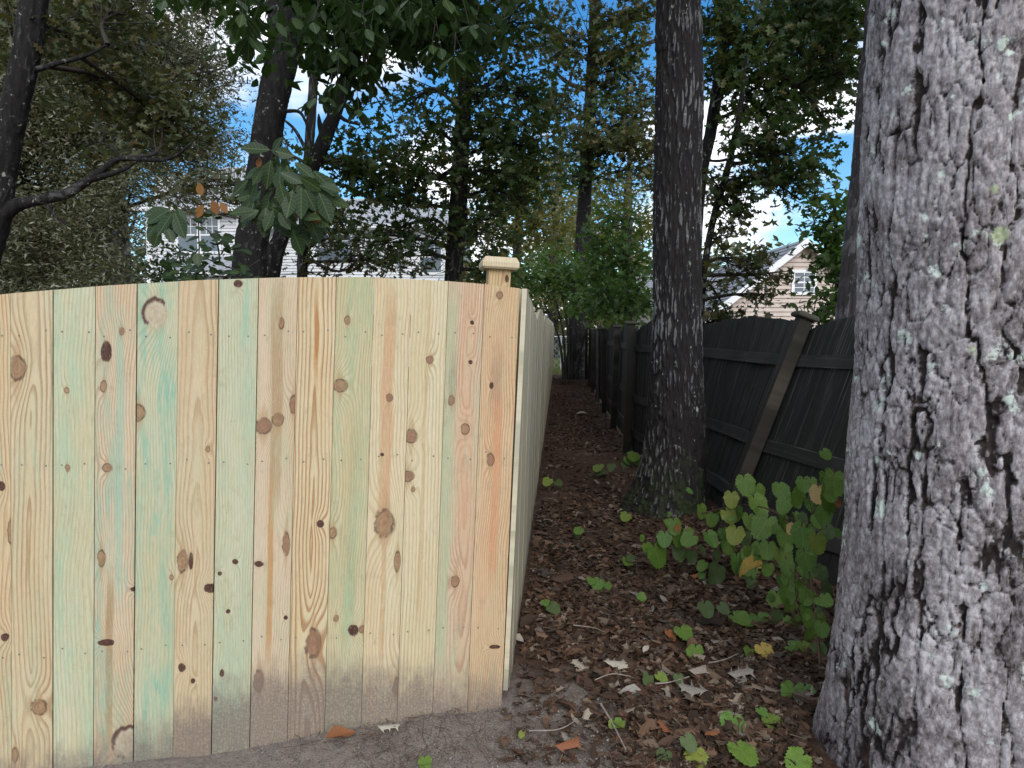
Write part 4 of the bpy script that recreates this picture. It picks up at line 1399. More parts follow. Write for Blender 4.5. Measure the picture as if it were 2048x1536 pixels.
# pale olive trees behind the path's end and between the houses
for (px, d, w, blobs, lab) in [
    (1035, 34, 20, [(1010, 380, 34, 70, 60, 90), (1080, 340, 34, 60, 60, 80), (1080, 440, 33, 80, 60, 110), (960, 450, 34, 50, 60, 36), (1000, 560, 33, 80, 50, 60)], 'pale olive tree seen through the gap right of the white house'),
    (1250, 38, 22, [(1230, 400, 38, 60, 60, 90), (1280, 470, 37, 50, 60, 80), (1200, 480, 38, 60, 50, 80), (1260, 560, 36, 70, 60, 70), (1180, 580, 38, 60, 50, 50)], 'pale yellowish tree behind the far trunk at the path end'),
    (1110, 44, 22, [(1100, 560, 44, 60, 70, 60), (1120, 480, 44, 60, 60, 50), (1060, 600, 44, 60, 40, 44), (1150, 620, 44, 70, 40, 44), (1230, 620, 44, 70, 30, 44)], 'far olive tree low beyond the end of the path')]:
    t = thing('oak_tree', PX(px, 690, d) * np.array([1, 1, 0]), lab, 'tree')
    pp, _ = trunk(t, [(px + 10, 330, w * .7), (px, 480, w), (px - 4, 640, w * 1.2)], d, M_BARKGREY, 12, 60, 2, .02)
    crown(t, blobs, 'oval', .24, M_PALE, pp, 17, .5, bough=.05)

# far wood that closes the view
rw = np.random.default_rng(5)
C = []
for _i in range(520):
    x = rw.uniform(-75, 70)
    y = rw.uniform(60, 80)
    hmax = 11 if x < 12 else 6.0
    z = rw.uniform(.5, hmax + 3 * math.sin(x * .4))
    C.append(np.array([x, y, z]) + rw.normal(size=(70, 3)) * np.array([1.5, 1.2, 1.0]))
V, Fc, r = leaf_mass(np.vstack(C), 'oval', .75, rw)
o = obj('far_wood', V, [Fc], M_OLIVE, None, False, {'rnd': r})
tag(o, 'distant band of olive woodland along the horizon', 'woods', None, 'stuff')
# understory between the left yard and the white house
for (x, y, lab, mat) in [(-10.5, 20, 'dense dark green shrub under the broad olive tree at the left', M_DARKGREEN), (-14.5, 19, 'olive shrub at the far left behind the slanting trunk', M_OLIVE),
                         (-6.2, 20, 'small green bush below the white house bay roof', M_GREEN)]:
    t = thing('shrub', (x, y, 0), lab, 'shrub')
    st = [(catmull([(x, y, -.1), (x + RNG.uniform(-.5, .5), y, 1.2), (x + RNG.uniform(-1, 1), y + RNG.uniform(-.6, .6), 2.4)], 8), np.linspace(.05, .015, 8)) for _ in range(5)]
    tv, tf = tubes(st, 6)
    obj('stems', tv, tf, M_TWIG, t, True)
    top = 2.4 if mat is M_GREEN else 4.0
    crown(t, [('w', x, y, top * .45, 1.9, 1.4, top * .45, 130), ('w', x + .9, y + .3, top * .75, 1.3, 1.2, top * .3, 70)], 'oval', .16, mat, None, 13, .25, twigs=False)

# ------------------------------------------------------------------ sapling with big leaves above the fence
rs = np.random.default_rng(11)
hs_ = thing('hickory_sapling', PX(520, 600, 4.2) * np.array([1, 1, 0]), 'slender sapling with large drooping green leaves above the new fence, before the forked trunk', 'sapling')
limb(hs_, [(545, 300, 4), (540, 380, 6), (535, 440, 7), (520, 520, 9), (515, 600, 10), (512, 900, 12), (510, 1130, 13)], 4.2, M_BARKDARK, 'stem', 40, 8, .001)
TW = []


def spray(pts, d, leaves):
    P = catmull([PX(x, y, d) for x, y in pts], 14)
    TW.append((P, np.linspace(.006, .0022, 14)))


spray([(536, 445), (500, 438), (450, 432), (400, 415), (365, 395), (345, 405)], 4.0, 0)
spray([(400, 415), (370, 420), (340, 425), (320, 430)], 4.0, 0)
spray([(538, 400), (560, 350), (555, 310), (540, 300)], 4.1, 0)
spray([(538, 380), (580, 370), (610, 370), (640, 380)], 4.05, 0)
spray([(520, 520), (480, 540), (420, 520), (370, 500), (340, 515)], 4.1, 0)
spray([(515, 560), (470, 555), (420, 550), (360, 545)], 4.1, 0)
spray([(440, 530), (435, 490), (420, 465), (400, 450)], 4.1, 0)
tv, tf = tubes(TW, 5)
obj('twig', tv, tf, M_TWIG, hs_, True)
BIG = [  # px, py of leaf base, direction of the tip in the picture (dx, dy), length px, rust?
    (540, 300, -55, -8, 60), (545, 300, 30, 8, 48), (545, 305, 10, -20, 40), (540, 320, -10, 55, 62), (550, 325, 35, 45, 58), (575, 330, 12, 55, 60), (530, 330, -30, 40, 50), (560, 345, 45, 20, 50),
    (560, 360, 10, 60, 64), (590, 350, 40, 30, 52), (610, 370, 35, 50, 64), (625, 375, 45, 45, 66), (600, 375, 0, 65, 66), (585, 380, -15, 60, 62), (640, 385, 25, 60, 68), (635, 370, 45, 10, 50),
    (540, 380, -12, 52, 58), (525, 380, -35, 45, 56), (570, 390, 10, 55, 58), (505, 395, -30, 35, 46), (545, 420, -20, 45, 50), (520, 420, -40, 20, 46), (560, 425, 25, 40, 46),
    (340, 420, -45, 22, 56), (345, 425, -38, 48, 60), (350, 425, -8, 60, 62), (352, 425, 18, 58, 60), (345, 420, -58, 8, 58), (330, 430, -45, 45, 60), (320, 440, -15, 45, 50), (350, 418, 10, 40, 44), (355, 415, 15, 38, 42),
    (300, 455, 10, 40, 44), (318, 458, -12, 36, 44), (335, 455, 14, 35, 40)]
for (px, py, dx, dy, L) in BIG:
    d = 4.0 + rs.uniform(-.12, .12)
    c = PX(px + rs.uniform(-3, 3), py, d)
    e = PX(px + dx, py + dy, d - rs.uniform(-.01, .05))
    leaf_obj(ME_OVAL, hs_, c, e - c, np.array([rs.normal() * .3, -1, .55 + rs.normal() * .25]), L * d / FPX * .93, 'leaf', 1.1)
for _i in range(46):
    a_ = rs.uniform(0, 6.28)
    r_ = rs.uniform(.2, 1) ** .6
    px, py = 572 + 82 * r_ * math.cos(a_), 385 + 78 * r_ * math.sin(a_)
    d = 4.08 + rs.uniform(-.2, .2)
    c = PX(px, py, d)
    dx, dy = (px - 560) * .5 + rs.normal() * 18, 38 + rs.normal() * 20
    e = PX(px + dx, py + dy, d + rs.uniform(-.06, .06))
    leaf_obj(ME_OVAL, hs_, c, e - c, np.array([rs.normal() * .5, -1, .6 + rs.normal() * .4]), rs.uniform(38, 62) * d / FPX, 'leaf', 1.1)
for (px, py, dx, dy, L) in [(398, 365, 4, 26, 26), (425, 400, 8, 24, 30), (405, 410, -10, 20, 28), (640, 420, -12, 25, 30), (440, 405, 10, 14, 24), (520, 315, -4, 18, 20)]:
    c = PX(px, py, 3.95)
    e = PX(px + dx, py + dy, 3.95)
    leaf_obj(ME_RUST, hs_, c, e - c, np.array([.3, -1, .4]), L * 3.95 / FPX, 'leaf', 1.3)
ME_SMALL = mkmesh('leaf', *(lambda q: (q[0], [q[1]]))(half_leaf([(0, 0), (.1, .22), (.4, .36), (.75, .26), (1, 0)])), M_HICK)
for (cx, cy, rx, ry, n) in [(440, 510, 50, 40, 34), (380, 530, 40, 25, 20), (350, 550, 30, 12, 10), (430, 470, 30, 20, 10), (470, 550, 40, 10, 12), (420, 430, 40, 14, 12), (560, 450, 40, 30, 14)]:
    for _i in range(n):
        d = 4.1 + rs.uniform(-.15, .15)
        c = PX(cx + rs.uniform(-1, 1) * rx, cy + rs.uniform(-1, 1) * ry, d)
        leaf_obj(ME_SMALL, hs_, c, np.array([rs.normal(), rs.normal() * .5, -.2 + rs.normal() * .4]), np.array([rs.normal() * .5, -.6, .8]), rs.uniform(.05, .085))

# ------------------------------------------------------------------ houses
M_WSIDE = flat_mat('white siding', (.60, .61, .63), (.66, .67, .68), 3, .55, .35, .05)
M_WTRIM = flat_mat('white trim', (.78, .78, .79), (.82, .82, .82), 5, .5, .35, .03)
M_BSIDE = flat_mat('beige siding', (.50, .42, .36), (.56, .47, .41), 3, .6, .3, .05)


def roof_mat(name, a, b):
    m, g = new_mat(name)
    p = g.obj()
    n = g.noise(g.vmul(p, (3, 3, 14)), 1.5, 4, .6)
    g.surf(g.mix(g.step(n, .3, .7), a, b), .75, .35, g.bump(n, .3, .02))
    return m


M_ROOF = roof_mat('grey shingle', (.30, .31, .33), (.46, .47, .49))
M_ROOF2 = roof_mat('grey shingle darker', (.20, .205, .22), (.30, .31, .33))


def glass_mat():
    m, g = new_mat('window glass')
    p = g.obj()
    n = g.noise(p, 1.2, 3)
    g.surf(g.mix(n, (.06, .08, .10), (.16, .19, .22)), .06, .8)
    return m


M_GLASS = glass_mat()


def siding(parent, x0, x1, y, z0, z1, pitch, mat, clip=None):
    """horizontal lapped boards, one part each; clip(z) gives (xa, xb)"""
    z = z0
    while z < z1:
        a0, b0 = clip(z) if clip else (x0, x1)
        a1, b1 = clip(z + pitch) if clip else (x0, x1)
        if b1 - a1 < .05:
            break
        V = [(a0, y - .045, z), (b0, y - .045, z), (b1, y - .004, z + pitch), (a1, y - .004, z + pitch), (a0, y + .01, z), (b0, y + .01, z), (b1, y + .01, z + pitch), (a1, y + .01, z + pitch)]
        obj('siding_board', V, [(0, 1, 2, 3), (0, 4, 5, 1), (5, 4, 7, 6), (1, 5, 6, 2), (4, 0, 3, 7), (3, 2, 6, 7)], mat, parent)
        z += pitch


def window(parent, x0, x1, y, z0, z1, grid=(3, 2), lower_grid=False, trim=None):
    trim = trim or M_WTRIM
    t = .10
    f = MB().box(x0 - t, x1 + t, y - .07, y - .03, z1, z1 + t).box(x0 - t, x1 + t, y - .09, y - .03, z0 - t, z0)
    f.box(x0 - t, x0, y - .07, y - .03, z0, z1).box(x1, x1 + t, y - .07, y - .03, z0, z1)
    w = f.build('window', trim, parent)
    zm = (z0 + z1) / 2
    MB().box(x0, x1, y - .062, y - .03, zm - .03, zm + .03).build('sash_rail', trim, w)
    for a, b in ((z0, zm - .03), (zm + .03, z1)):
        MB().box(x0, x1, y - .048, y - .036, a, b).build('pane', M_GLASS, w)
    g = MB()
    for (a, b, on) in ((zm + .03, z1, True), (z0, zm - .03, lower_grid)):
        if not on:
            continue
        for k in range(1, grid[0]):
            xx = x0 + (x1 - x0) * k / grid[0]
            g.box(xx - .012, xx + .012, y - .056, y - .049, a, b)
        for k in range(1, grid[1]):
            zz = a + (b - a) * k / grid[1]
            g.box(x0, x1, y - .0585, y - .0572, zz - .012, zz + .012)
    g.build('window_grille', trim, w)


def roof_plane(parent, pts, mat, n=14, name='roof'):
    """quad (eave left, eave right, ridge right, ridge left) laid with stepped shingle courses"""
    a, b, c, d = [np.array(p, float) for p in pts]
    nv = nrm(np.cross(b - a, d - a))
    V, Fc = [], []
    for k in range(n):
        t0, t1 = k / n, (k + 1) / n
        l0, r0 = a + (d - a) * t0, b + (c - b) * t0
        l1, r1 = a + (d - a) * t1, b + (c - b) * t1
        q = len(V)
        V += [l0 + nv * .035, r0 + nv * .035, r1 + nv * .012, l1 + nv * .012, l0 - nv * .05, r0 - nv * .05]
        Fc += [(q, q + 1, q + 2, q + 3), (q, q + 4, q + 5, q + 1)]
    return obj(name, V, Fc, mat, parent)


def house_white():
    D = 30.0
    x0, x1 = PX(297, 500, D)[0], PX(478, 500, D)[0]
    xr = PX(925, 500, 32)[0]
    zE = PX(300, 418, D)[2]
    h = thing('white_house', ((x0 + xr) / 2, D + 2, 0), 'white clapboard two storey house with pale grey roofs behind the trees', 'house')
    MB().box(x0 + .05, x1 - .05, D + .05, D + 9, -.1, zE).box(x1 - .05, xr - .05, D + 2.05, D + 9, -.1, PX(600, 452, 32)[2]).build('wall', M_WSIDE, h)
    siding(h, x0, x1, D + .03, 2.2, zE - .12, .135, M_WSIDE)
    siding(h, x1, xr, D + 2.03, 2.2, PX(600, 458, 32)[2], .135, M_WSIDE)
    for xx in (x0, x1):
        MB().box(xx - .07, xx + .07, D - .03, D + .04, 0, zE - .1).build('corner_trim', M_WTRIM, h)
    # roofs
    zr = PX(380, 335, D + 4)[2]
    e = .45
    roof_plane(h, [(x0 - e, D - e, zE), (x1 + e, D - e, zE), (x1 - .8, D + 4, zr), (x0 + 1.6, D + 4, zr)], M_ROOF, 18)
    roof_plane(h, [(x0 - e, D + 9, zE), (x0 - e, D - e, zE), (x0 + 1.6, D + 4, zr), (x0 + 1.6, D + 5, zr)], M_ROOF, 18)
    roof_plane(h, [(x1 + e, D - e, zE), (x1 + e, D + 9, zE), (x1 - .8, D + 5, zr), (x1 - .8, D + 4, zr)], M_ROOF, 18)
    MB().box(x0 - e, x1 + e, D - e - .02, D - e + .1, zE - .20, zE - .03).box(x0 - e, x1 + e, D - e + .1, D + .02, zE - .12, zE - .06).build('eave', M_WTRIM, h)
    # upper wall with a corner above the low roof
    xa, xb = PX(309, 400, 31.5)[0], PX(345, 400, 31.5)[0]
    MB().box(xa, xb, 31.5, 34, zE, PX(330, 352, 31.5)[2]).build('dormer', M_WSIDE, h)
    zR = PX(600, 452, 32)[2]
    zr2 = PX(780, 398, 36)[2]
    roof_plane(h, [(x1 - .3, D + 1.6, zR), (xr + e, D + 1.6, zR), (PX(832, 398, 36)[0], 36, zr2), (x1 - .3, 36, zr2)], M_ROOF, 16)
    roof_plane(h, [(xr + e, D + 1.6, zR), (xr + e, D + 9, zR), (PX(832, 398, 37)[0], 37, zr2), (PX(832, 398, 36)[0], 36, zr2)], M_ROOF, 16)
    MB().box(x1 + .46, xr + e, D + 1.58, D + 1.7, zR - .2, zR - .03).box(x1 + .46, xr + e, D + 1.7, D + 2.02, zR - .13, zR - .07).build('eave', M_WTRIM, h)
    M_GUT = M_WTRIM
    MB().box(x1 + .46, xr + e, D + 1.45, D + 1.575, zR - .15, zR - .02).build('gutter', M_GUT, h)
    MB().box(xr - .42, xr - .34, D + 1.88, D + 1.97, 0, zR - .21).build('downspout', M_GUT, h)
    MB().box(x0 - e, x1 + e, D - e - .15, D - e - .025, zE - .16, zE - .02).build('gutter', M_GUT, h)
    MB().box(x0 + .12, x0 + .20, D - .13, D - .045, 0, zE - .21).build('downspout', M_GUT, h)
    zt, zb = PX(400, 437, D)[2], PX(400, 503, D)[2]
    for (a, b) in ((357, 395), (402, 437)):
        window(h, PX(a, 470, D)[0], PX(b, 470, D)[0], D + .02, zb, zt, (3, 2))
    y2 = D + 2.02
    for (a, b, ta, tb) in ((636, 702, 470, 520), (842, 882, 482, 545)):
        window(h, PX(a, 500, 32)[0], PX(b, 500, 32)[0], y2, PX(a, tb, 32)[2], PX(a, ta, 32)[2], (3, 2))
    # bay with its own hipped roof
    xa, xb = PX(322, 540, D - 1)[0], PX(474, 540, D - 1)[0]
    za, zc = PX(400, 541, D - 1)[2], PX(400, 513, D - .1)[2]
    roof_plane(h, [(xa, D - 1, za), (xb, D - 1, za), (xb - .7, D - .05, zc), (xa + .7, D - .05, zc)], M_ROOF, 8, 'bay_roof')
    MB().box(xa, xb, D - 1.01, D - .9, za - .22, za - .055).build('bay_fascia', M_WTRIM, h)
    MB().box(xa + .3, xb - .3, D - .7, D - .03, -.1, za - .24).build('bay_wall', M_WSIDE, h)
    for k in range(3):
        w0 = xa + .55 + k * .78
        window(h, w0, w0 + .56, D - .70, za - 1.6, za - .45, (2, 2))


house_white()


def house_beige():
    D = 24.0
    h = thing('beige_house', (10, D, 0), 'beige clapboard house with a gable, small window and grey roof beyond the old fence', 'house')
    ax, az_ = PX(1607, 480, D)[0], PX(1607, 480, D)[2]
    lx, lz = PX(1418, 626, D)[0], PX(1418, 626, D)[2]
    sl_ = (az_ - lz) / (ax - lx)
    rx = ax + (ax - lx)

    def clip(z):
        if z <= lz:
            return lx + .25, rx - .25
        k = (z - lz) / sl_
        return max(lx + .25, lx + k), min(rx - .25, rx - k)

    siding(h, 0, 0, D, 1.0, az_ - .1, .15, M_BSIDE, clip)
    MB().box(lx + .3, rx - .3, D + .012, D + 8, -.1, lz).build('wall', M_BSIDE, h)
    e = .3
    nx = e
    # two roof slopes and white rake boards
    L = [(lx - .25, D - e, lz - .25 * sl_), (ax, D - e, az_), (ax, D + 9, az_), (lx - .25, D + 9, lz - .25 * sl_)]
    roof_plane(h, [L[3], L[0], L[1], L[2]], M_ROOF2, 16)
    Rr = [(rx + .25, D - e, lz - .25 * sl_), (ax, D - e, az_)]
    roof_plane(h, [Rr[0], (rx + .25, D + 9, lz - .25 * sl_), (ax, D + 9, az_), Rr[1]], M_ROOF2, 16)
    for sgn, xe in ((-1, lx - .25), (1, rx + .25)):
        V = []
        for yy in (D - e - .04, D - e + .01):
            V += [(xe, yy, lz - .25 * sl_ - .24), (ax, yy, az_ - .24), (ax, yy, az_ + .03), (xe, yy, lz - .25 * sl_ + .03)]
        obj('rake_board', V, BOXF, M_WTRIM, h)
        V = []
        for yy in (D - e, D):
            V += [(xe, yy, lz - .25 * sl_ - .14), (ax, yy, az_ - .14), (ax, yy, az_ - .10), (xe, yy, lz - .25 * sl_ - .10)]
        obj('soffit', V, BOXF, M_WTRIM, h)
    window(h, PX(1588, 560, D)[0], PX(1626, 560, D)[0], D - .01, PX(1600, 584, D)[2], PX(1600, 546, D)[2], (2, 2), True)
    # lower wing with the roof slope that faces us
    x0, x1 = PX(1300, 600, 25.5)[0], lx - .05
    z0, z1 = PX(1440, 618, 25.5)[2], PX(1440, 548, 29)[2]
    roof_plane(h, [(x0, 25.5, z0), (ax, 25.5, z0), (ax, 29, z1), (x0, 29, z1)], M_ROOF2, 16, 'wing_roof')
    MB().box(x0 + .2, x1, 25.9, 32, -.1, z0 - .1).build('wing_wall', M_BSIDE, h)


house_beige()

# wire fence and loose boards far down the path
M_GALV = flat_mat('galvanised pipe', (.42, .43, .44), (.55, .56, .57), 9, .45, .5)
cf = thing('chain_fence', (2.2, 29, 0), 'pale metal pipe fence crossing beyond the far end of the path', 'fence')
for xx in np.arange(-6, 8.1, 2.0):
    v, f, _ = tube([(xx, 29, -.1), (xx, 29, .7), (xx, 29, 1.38)], [.03, .03, .03], 8)
    obj('fence_post', v, [f], M_GALV, cf, True)
v, f, _ = tube([(-6, 29, 1.33), (0, 29, 1.33), (8, 29, 1.33)], [.026] * 3, 8)
obj('top_rail', v, [f], M_GALV, cf, True)
wires = []
for k in range(60):
    xx = -6 + k * .23
    for dx in (1.2, -1.2):
        wires.append((np.array([(xx, 29, .05), (xx + dx, 29, 1.3)]), np.array([.004, .004])))
tv, tf = tubes(wires, 3)
o = obj('wire_mesh', tv, tf, M_GALV, cf)
o['kind'] = 'stuff'
for k, (px, lx) in enumerate(((1186, .10), (1192, -.06), (1180, .16))):
    b = PX(px, 770, 19.5)
    b[2] = 0
    up = nrm(np.array([lx, .12, 1]))
    xd = nrm(np.array([1, 0, -lx]))
    o = MB().box(-.07, .07, 0, .02, 0, 1.45).build('loose_board', M_OLDPOST, None, frame(b + np.array([0, k * .1, 0]), xd, np.cross(up, xd), up))
    tag(o, ['brown loose board leaning upright at the far end of the old fence, middle of three', 'brown loose board leaning closest to the old fence posts far down the path', 'brown loose board leaning furthest out beside the far trunk'][k], 'board', 'loose boards leaning at the far end')
v, f, _ = tube([PX(1196, 800, 15.2) * np.array([1, 1, 0]) + np.array([0, 0, -.1]), PX(1196, 730, 15.2), PX(1196, 662, 15.2)], [.032] * 3, 10)
o = obj('metal_post', v, [f], flat_mat('dull steel', (.06, .06, .06), (.12, .11, .10), 9, .5, .5), None, True)
tag(o, 'thin dark metal pipe post beside the old fence far down the path', 'post')

# ------------------------------------------------------------------ vine


def heart_leaf(seed, teeth=11):
    r = random.Random(seed)
    out = []
    n = teeth * 2
    for k in range(n + 1):
        t = k / n                                    # 0 at the notch, 1 at the tip, one side
        a = PI * (1 - t)                             # angle from the tip direction
        rad = .50 + .07 * math.cos(a * 2) * (1 if a < PI / 2 else .4) + .025 * math.sin(a * 3) ** 2
        if t < .12:
            rad = .27 + (rad - .27) * (t / .12) ** .6
        if k % 2 and 0 < k < n:
            rad *= 1.10 + r.uniform(-.03, .04)
        if t > .8:
            rad *= 1 + (t - .8) * .55
        out.append((.40 + rad * math.cos(a), rad * math.sin(a) * 1.02))
    V, Fc = [], []
    V.append((.40, 0, .0))
    cup = r.uniform(.05, .2)

    def z(x, y):
        return cup * abs(y) - .25 * max(0, x - .5) ** 2 + .03 * math.sin(9 * x + 5 * y + seed)
    L = [(x, y, z(x, y)) for x, y in out]
    Rr = [(x, -y * r.uniform(.94, 1.04), z(x, y)) for x, y in out]
    V += L + Rr[1:-1]
    m_ = len(L)
    idxL = list(range(1, m_ + 1))
    idxR = [1] + list(range(m_ + 1, m_ + 1 + len(Rr) - 2)) + [m_]
    for k in range(m_ - 1):
        Fc.append((0, idxL[k + 1], idxL[k]))
        Fc.append((0, idxR[k], idxR[k + 1]))
    return np.array(V), np.array(Fc)


VM = {}
for key, mat in (('g', M_VG), ('l', M_VL), ('d', M_VD), ('y', M_VY), ('t', M_VT), ('o', M_VO)):
    VM[key] = []
    for k in range(3):
        V, Fc = heart_leaf(k * 7 + ord(key))
        VM[key].append(mkmesh('leaf', V, [Fc], mat))


def vine_depth(px, py):
    a = max(.05, (px - 1024) / FPX)
    dg = 1.5 * FPX / max(60, py - 665)
    return min(4.25, 1.40 / a, .93 * dg)


def cropc(x, y):
    return 1000 + x / 2.415, 900 + y / 2.415


VINE = [(1180, 160, 90, 'g'), (1120, 232, 70, 'l'), (1230, 260, 105, 'g'), (1348, 200, 80, 'g'), (1390, 265, 75, 'g'), (1450, 220, 80, 'g'), (1535, 205, 80, 't'), (1490, 270, 100, 'g'), (1580, 200, 140, 'g'), (1470, 160, 70, 'g'),
        (1620, 150, 110, 'g'), (1600, 250, 90, 'g'), (1560, 130, 80, 'g'), (1625, 250, 40, 'o'), (1560, 310, 80, 'g'), (1300, 365, 115, 'g'), (1140, 300, 75, 'g'), (1085, 315, 70, 'l'), (1030, 330, 60, 'g'), (963, 290, 65, 'g'), (1145, 405, 85, 'l'), (835, 362, 70, 'g'), (872, 378, 32, 'o'),
        (795, 425, 70, 'g'), (930, 440, 75, 'g'), (1000, 425, 75, 'g'), (855, 430, 60, 'g'), (740, 500, 105, 'g'), (705, 470, 50, 'g'), (860, 490, 60, 'd'), (925, 510, 60, 'd'), (985, 560, 50, 'g'), (1045, 505, 50, 'd'),
        (1110, 450, 75, 'g'), (1185, 420, 60, 'd'), (1140, 540, 95, 'g'), (1225, 570, 108, 'y'), (1055, 595, 100, 'd'), (1340, 510, 100, 'g'), (1470, 520, 95, 'g'), (1460, 400, 110, 'g'), (1425, 378, 50, 't'), (1380, 420, 80, 'g'),
        (1530, 440, 90, 'l'), (1290, 475, 80, 'g'), (1295, 570, 60, 'g'), (1230, 640, 50, 'd'), (1400, 620, 80, 'g'), (1330, 720, 100, 'g'), (1385, 690, 80, 'g'), (1400, 765, 90, 'g'), (1490, 705, 85, 'g'), (1510, 815, 100, 'g'),
        (1560, 670, 80, 'd'), (1425, 860, 80, 'g'), (1480, 770, 70, 'g'), (1520, 340, 60, 'g'), (1570, 390, 60, 'd'), (1350, 340, 70, 'g'), (1420, 330, 70, 'g'), (1250, 470, 60, 'g'), (1440, 590, 80, 'g'), (1530, 590, 70, 'd'), (1350, 640, 85, 'g'), (1450, 660, 75, 'g'), (1545, 740, 80, 'g'), (1330, 800, 60, 'd'), (1560, 860, 70, 'g'), (1500, 900, 80, 'g'), (1540, 960, 70, 'd'),
        (1380, 560, 70, 'g'), (1200, 500, 60, 'g'), (1080, 400, 55, 'g'), (900, 400, 50, 'l')]
vine = thing('grape_vine', PX(1610, 1180, 3.35) * np.array([1, 1, 0]), 'climbing vine with toothed heart shaped leaves, a few yellow, beside the massive trunk', 'vine')
rv = np.random.default_rng(3)
ST = []


def stem_px(pts, r0=.004, r1=.002):
    P = catmull([PX(x, y, vine_depth(x, y) + .03 + dd) for x, y, dd in pts], 24)
    ST.append((P, np.linspace(r0, r1, 24)))
    return P


stem_px([(1640, 1330, 0), (1625, 1180, 0), (1600, 1080, 0), (1560, 1030, 0), (1500, 1010, 0), (1440, 1018, 0), (1380, 1035, 0), (1340, 1060, 0), (1305, 1095, 0)], .006)
stem_px([(1600, 1080, 0), (1560, 1060, 0), (1490, 1085, 0), (1430, 1105, 0), (1380, 1120, 0)])
stem_px([(1625, 1180, 0), (1590, 1150, 0), (1560, 1120, 0), (1500, 1140, 0)])
stem_px([(1630, 1250, 0), (1610, 1230, 0), (1580, 1220, 0), (1555, 1260, 0)])
stem_px([(1600, 1080, 0), (1640, 1000, 0), (1668, 960, 0)], .005)
stem_px([(1605, 1040, 0), (1590, 1150, 0), (1600, 1250, 0), (1610, 1300, 0)])
SP = np.vstack([p for p, r in ST])
for (x, y, s_, k) in VINE:
    px, py = cropc(x, y)
    s_ = s_ / 2.415
    d = vine_depth(px, py) + rv.uniform(-.06, .06)
    c = PX(px + rv.uniform(-3, 3), py - s_ * .38, d)
    c[2] = max(c[2], float(gz(c[0], c[1])) + .04)
    ax = np.array([rv.normal() * .35, -.35 + rv.normal() * .2, -.9 + rv.normal() * .25])
    L = s_ * d / FPX
    nv = np.array([rv.normal() * .35, -.85, .65 + rv.normal() * .2])
    leaf_obj(VM[k][int(rv.integers(3))], vine, c, ax, nv, L * 1.06)
    if rv.random() < .7:
        c2 = c + np.array([rv.normal() * .05, rv.uniform(-.02, .08), rv.normal() * .05])
        c2[2] = max(c2[2], float(gz(c2[0], c2[1])) + .04)
        leaf_obj(VM['g' if rv.random() < .8 else 'd'][int(rv.integers(3))], vine, c2, np.array([rv.normal() * .6, -.3 + rv.normal() * .3, -.8]), np.array([rv.normal() * .5, -.7, .7 + rv.normal() * .3]), L * rv.uniform(.45, .8))
    q = SP[int(np.argmin(np.linalg.norm(SP - c, axis=1)))]
    if np.linalg.norm(q - c) < .45:
        ST.append((catmull([q, (q + c) / 2 + np.array([0, .02, .03]), c], 6), np.full(6, .0014)))
tv, tf = tubes(ST, 5)
obj('stems', tv, tf, flat_mat('vine stem', (.07, .045, .025), (.12, .07, .04), 50, .7), vine, True)

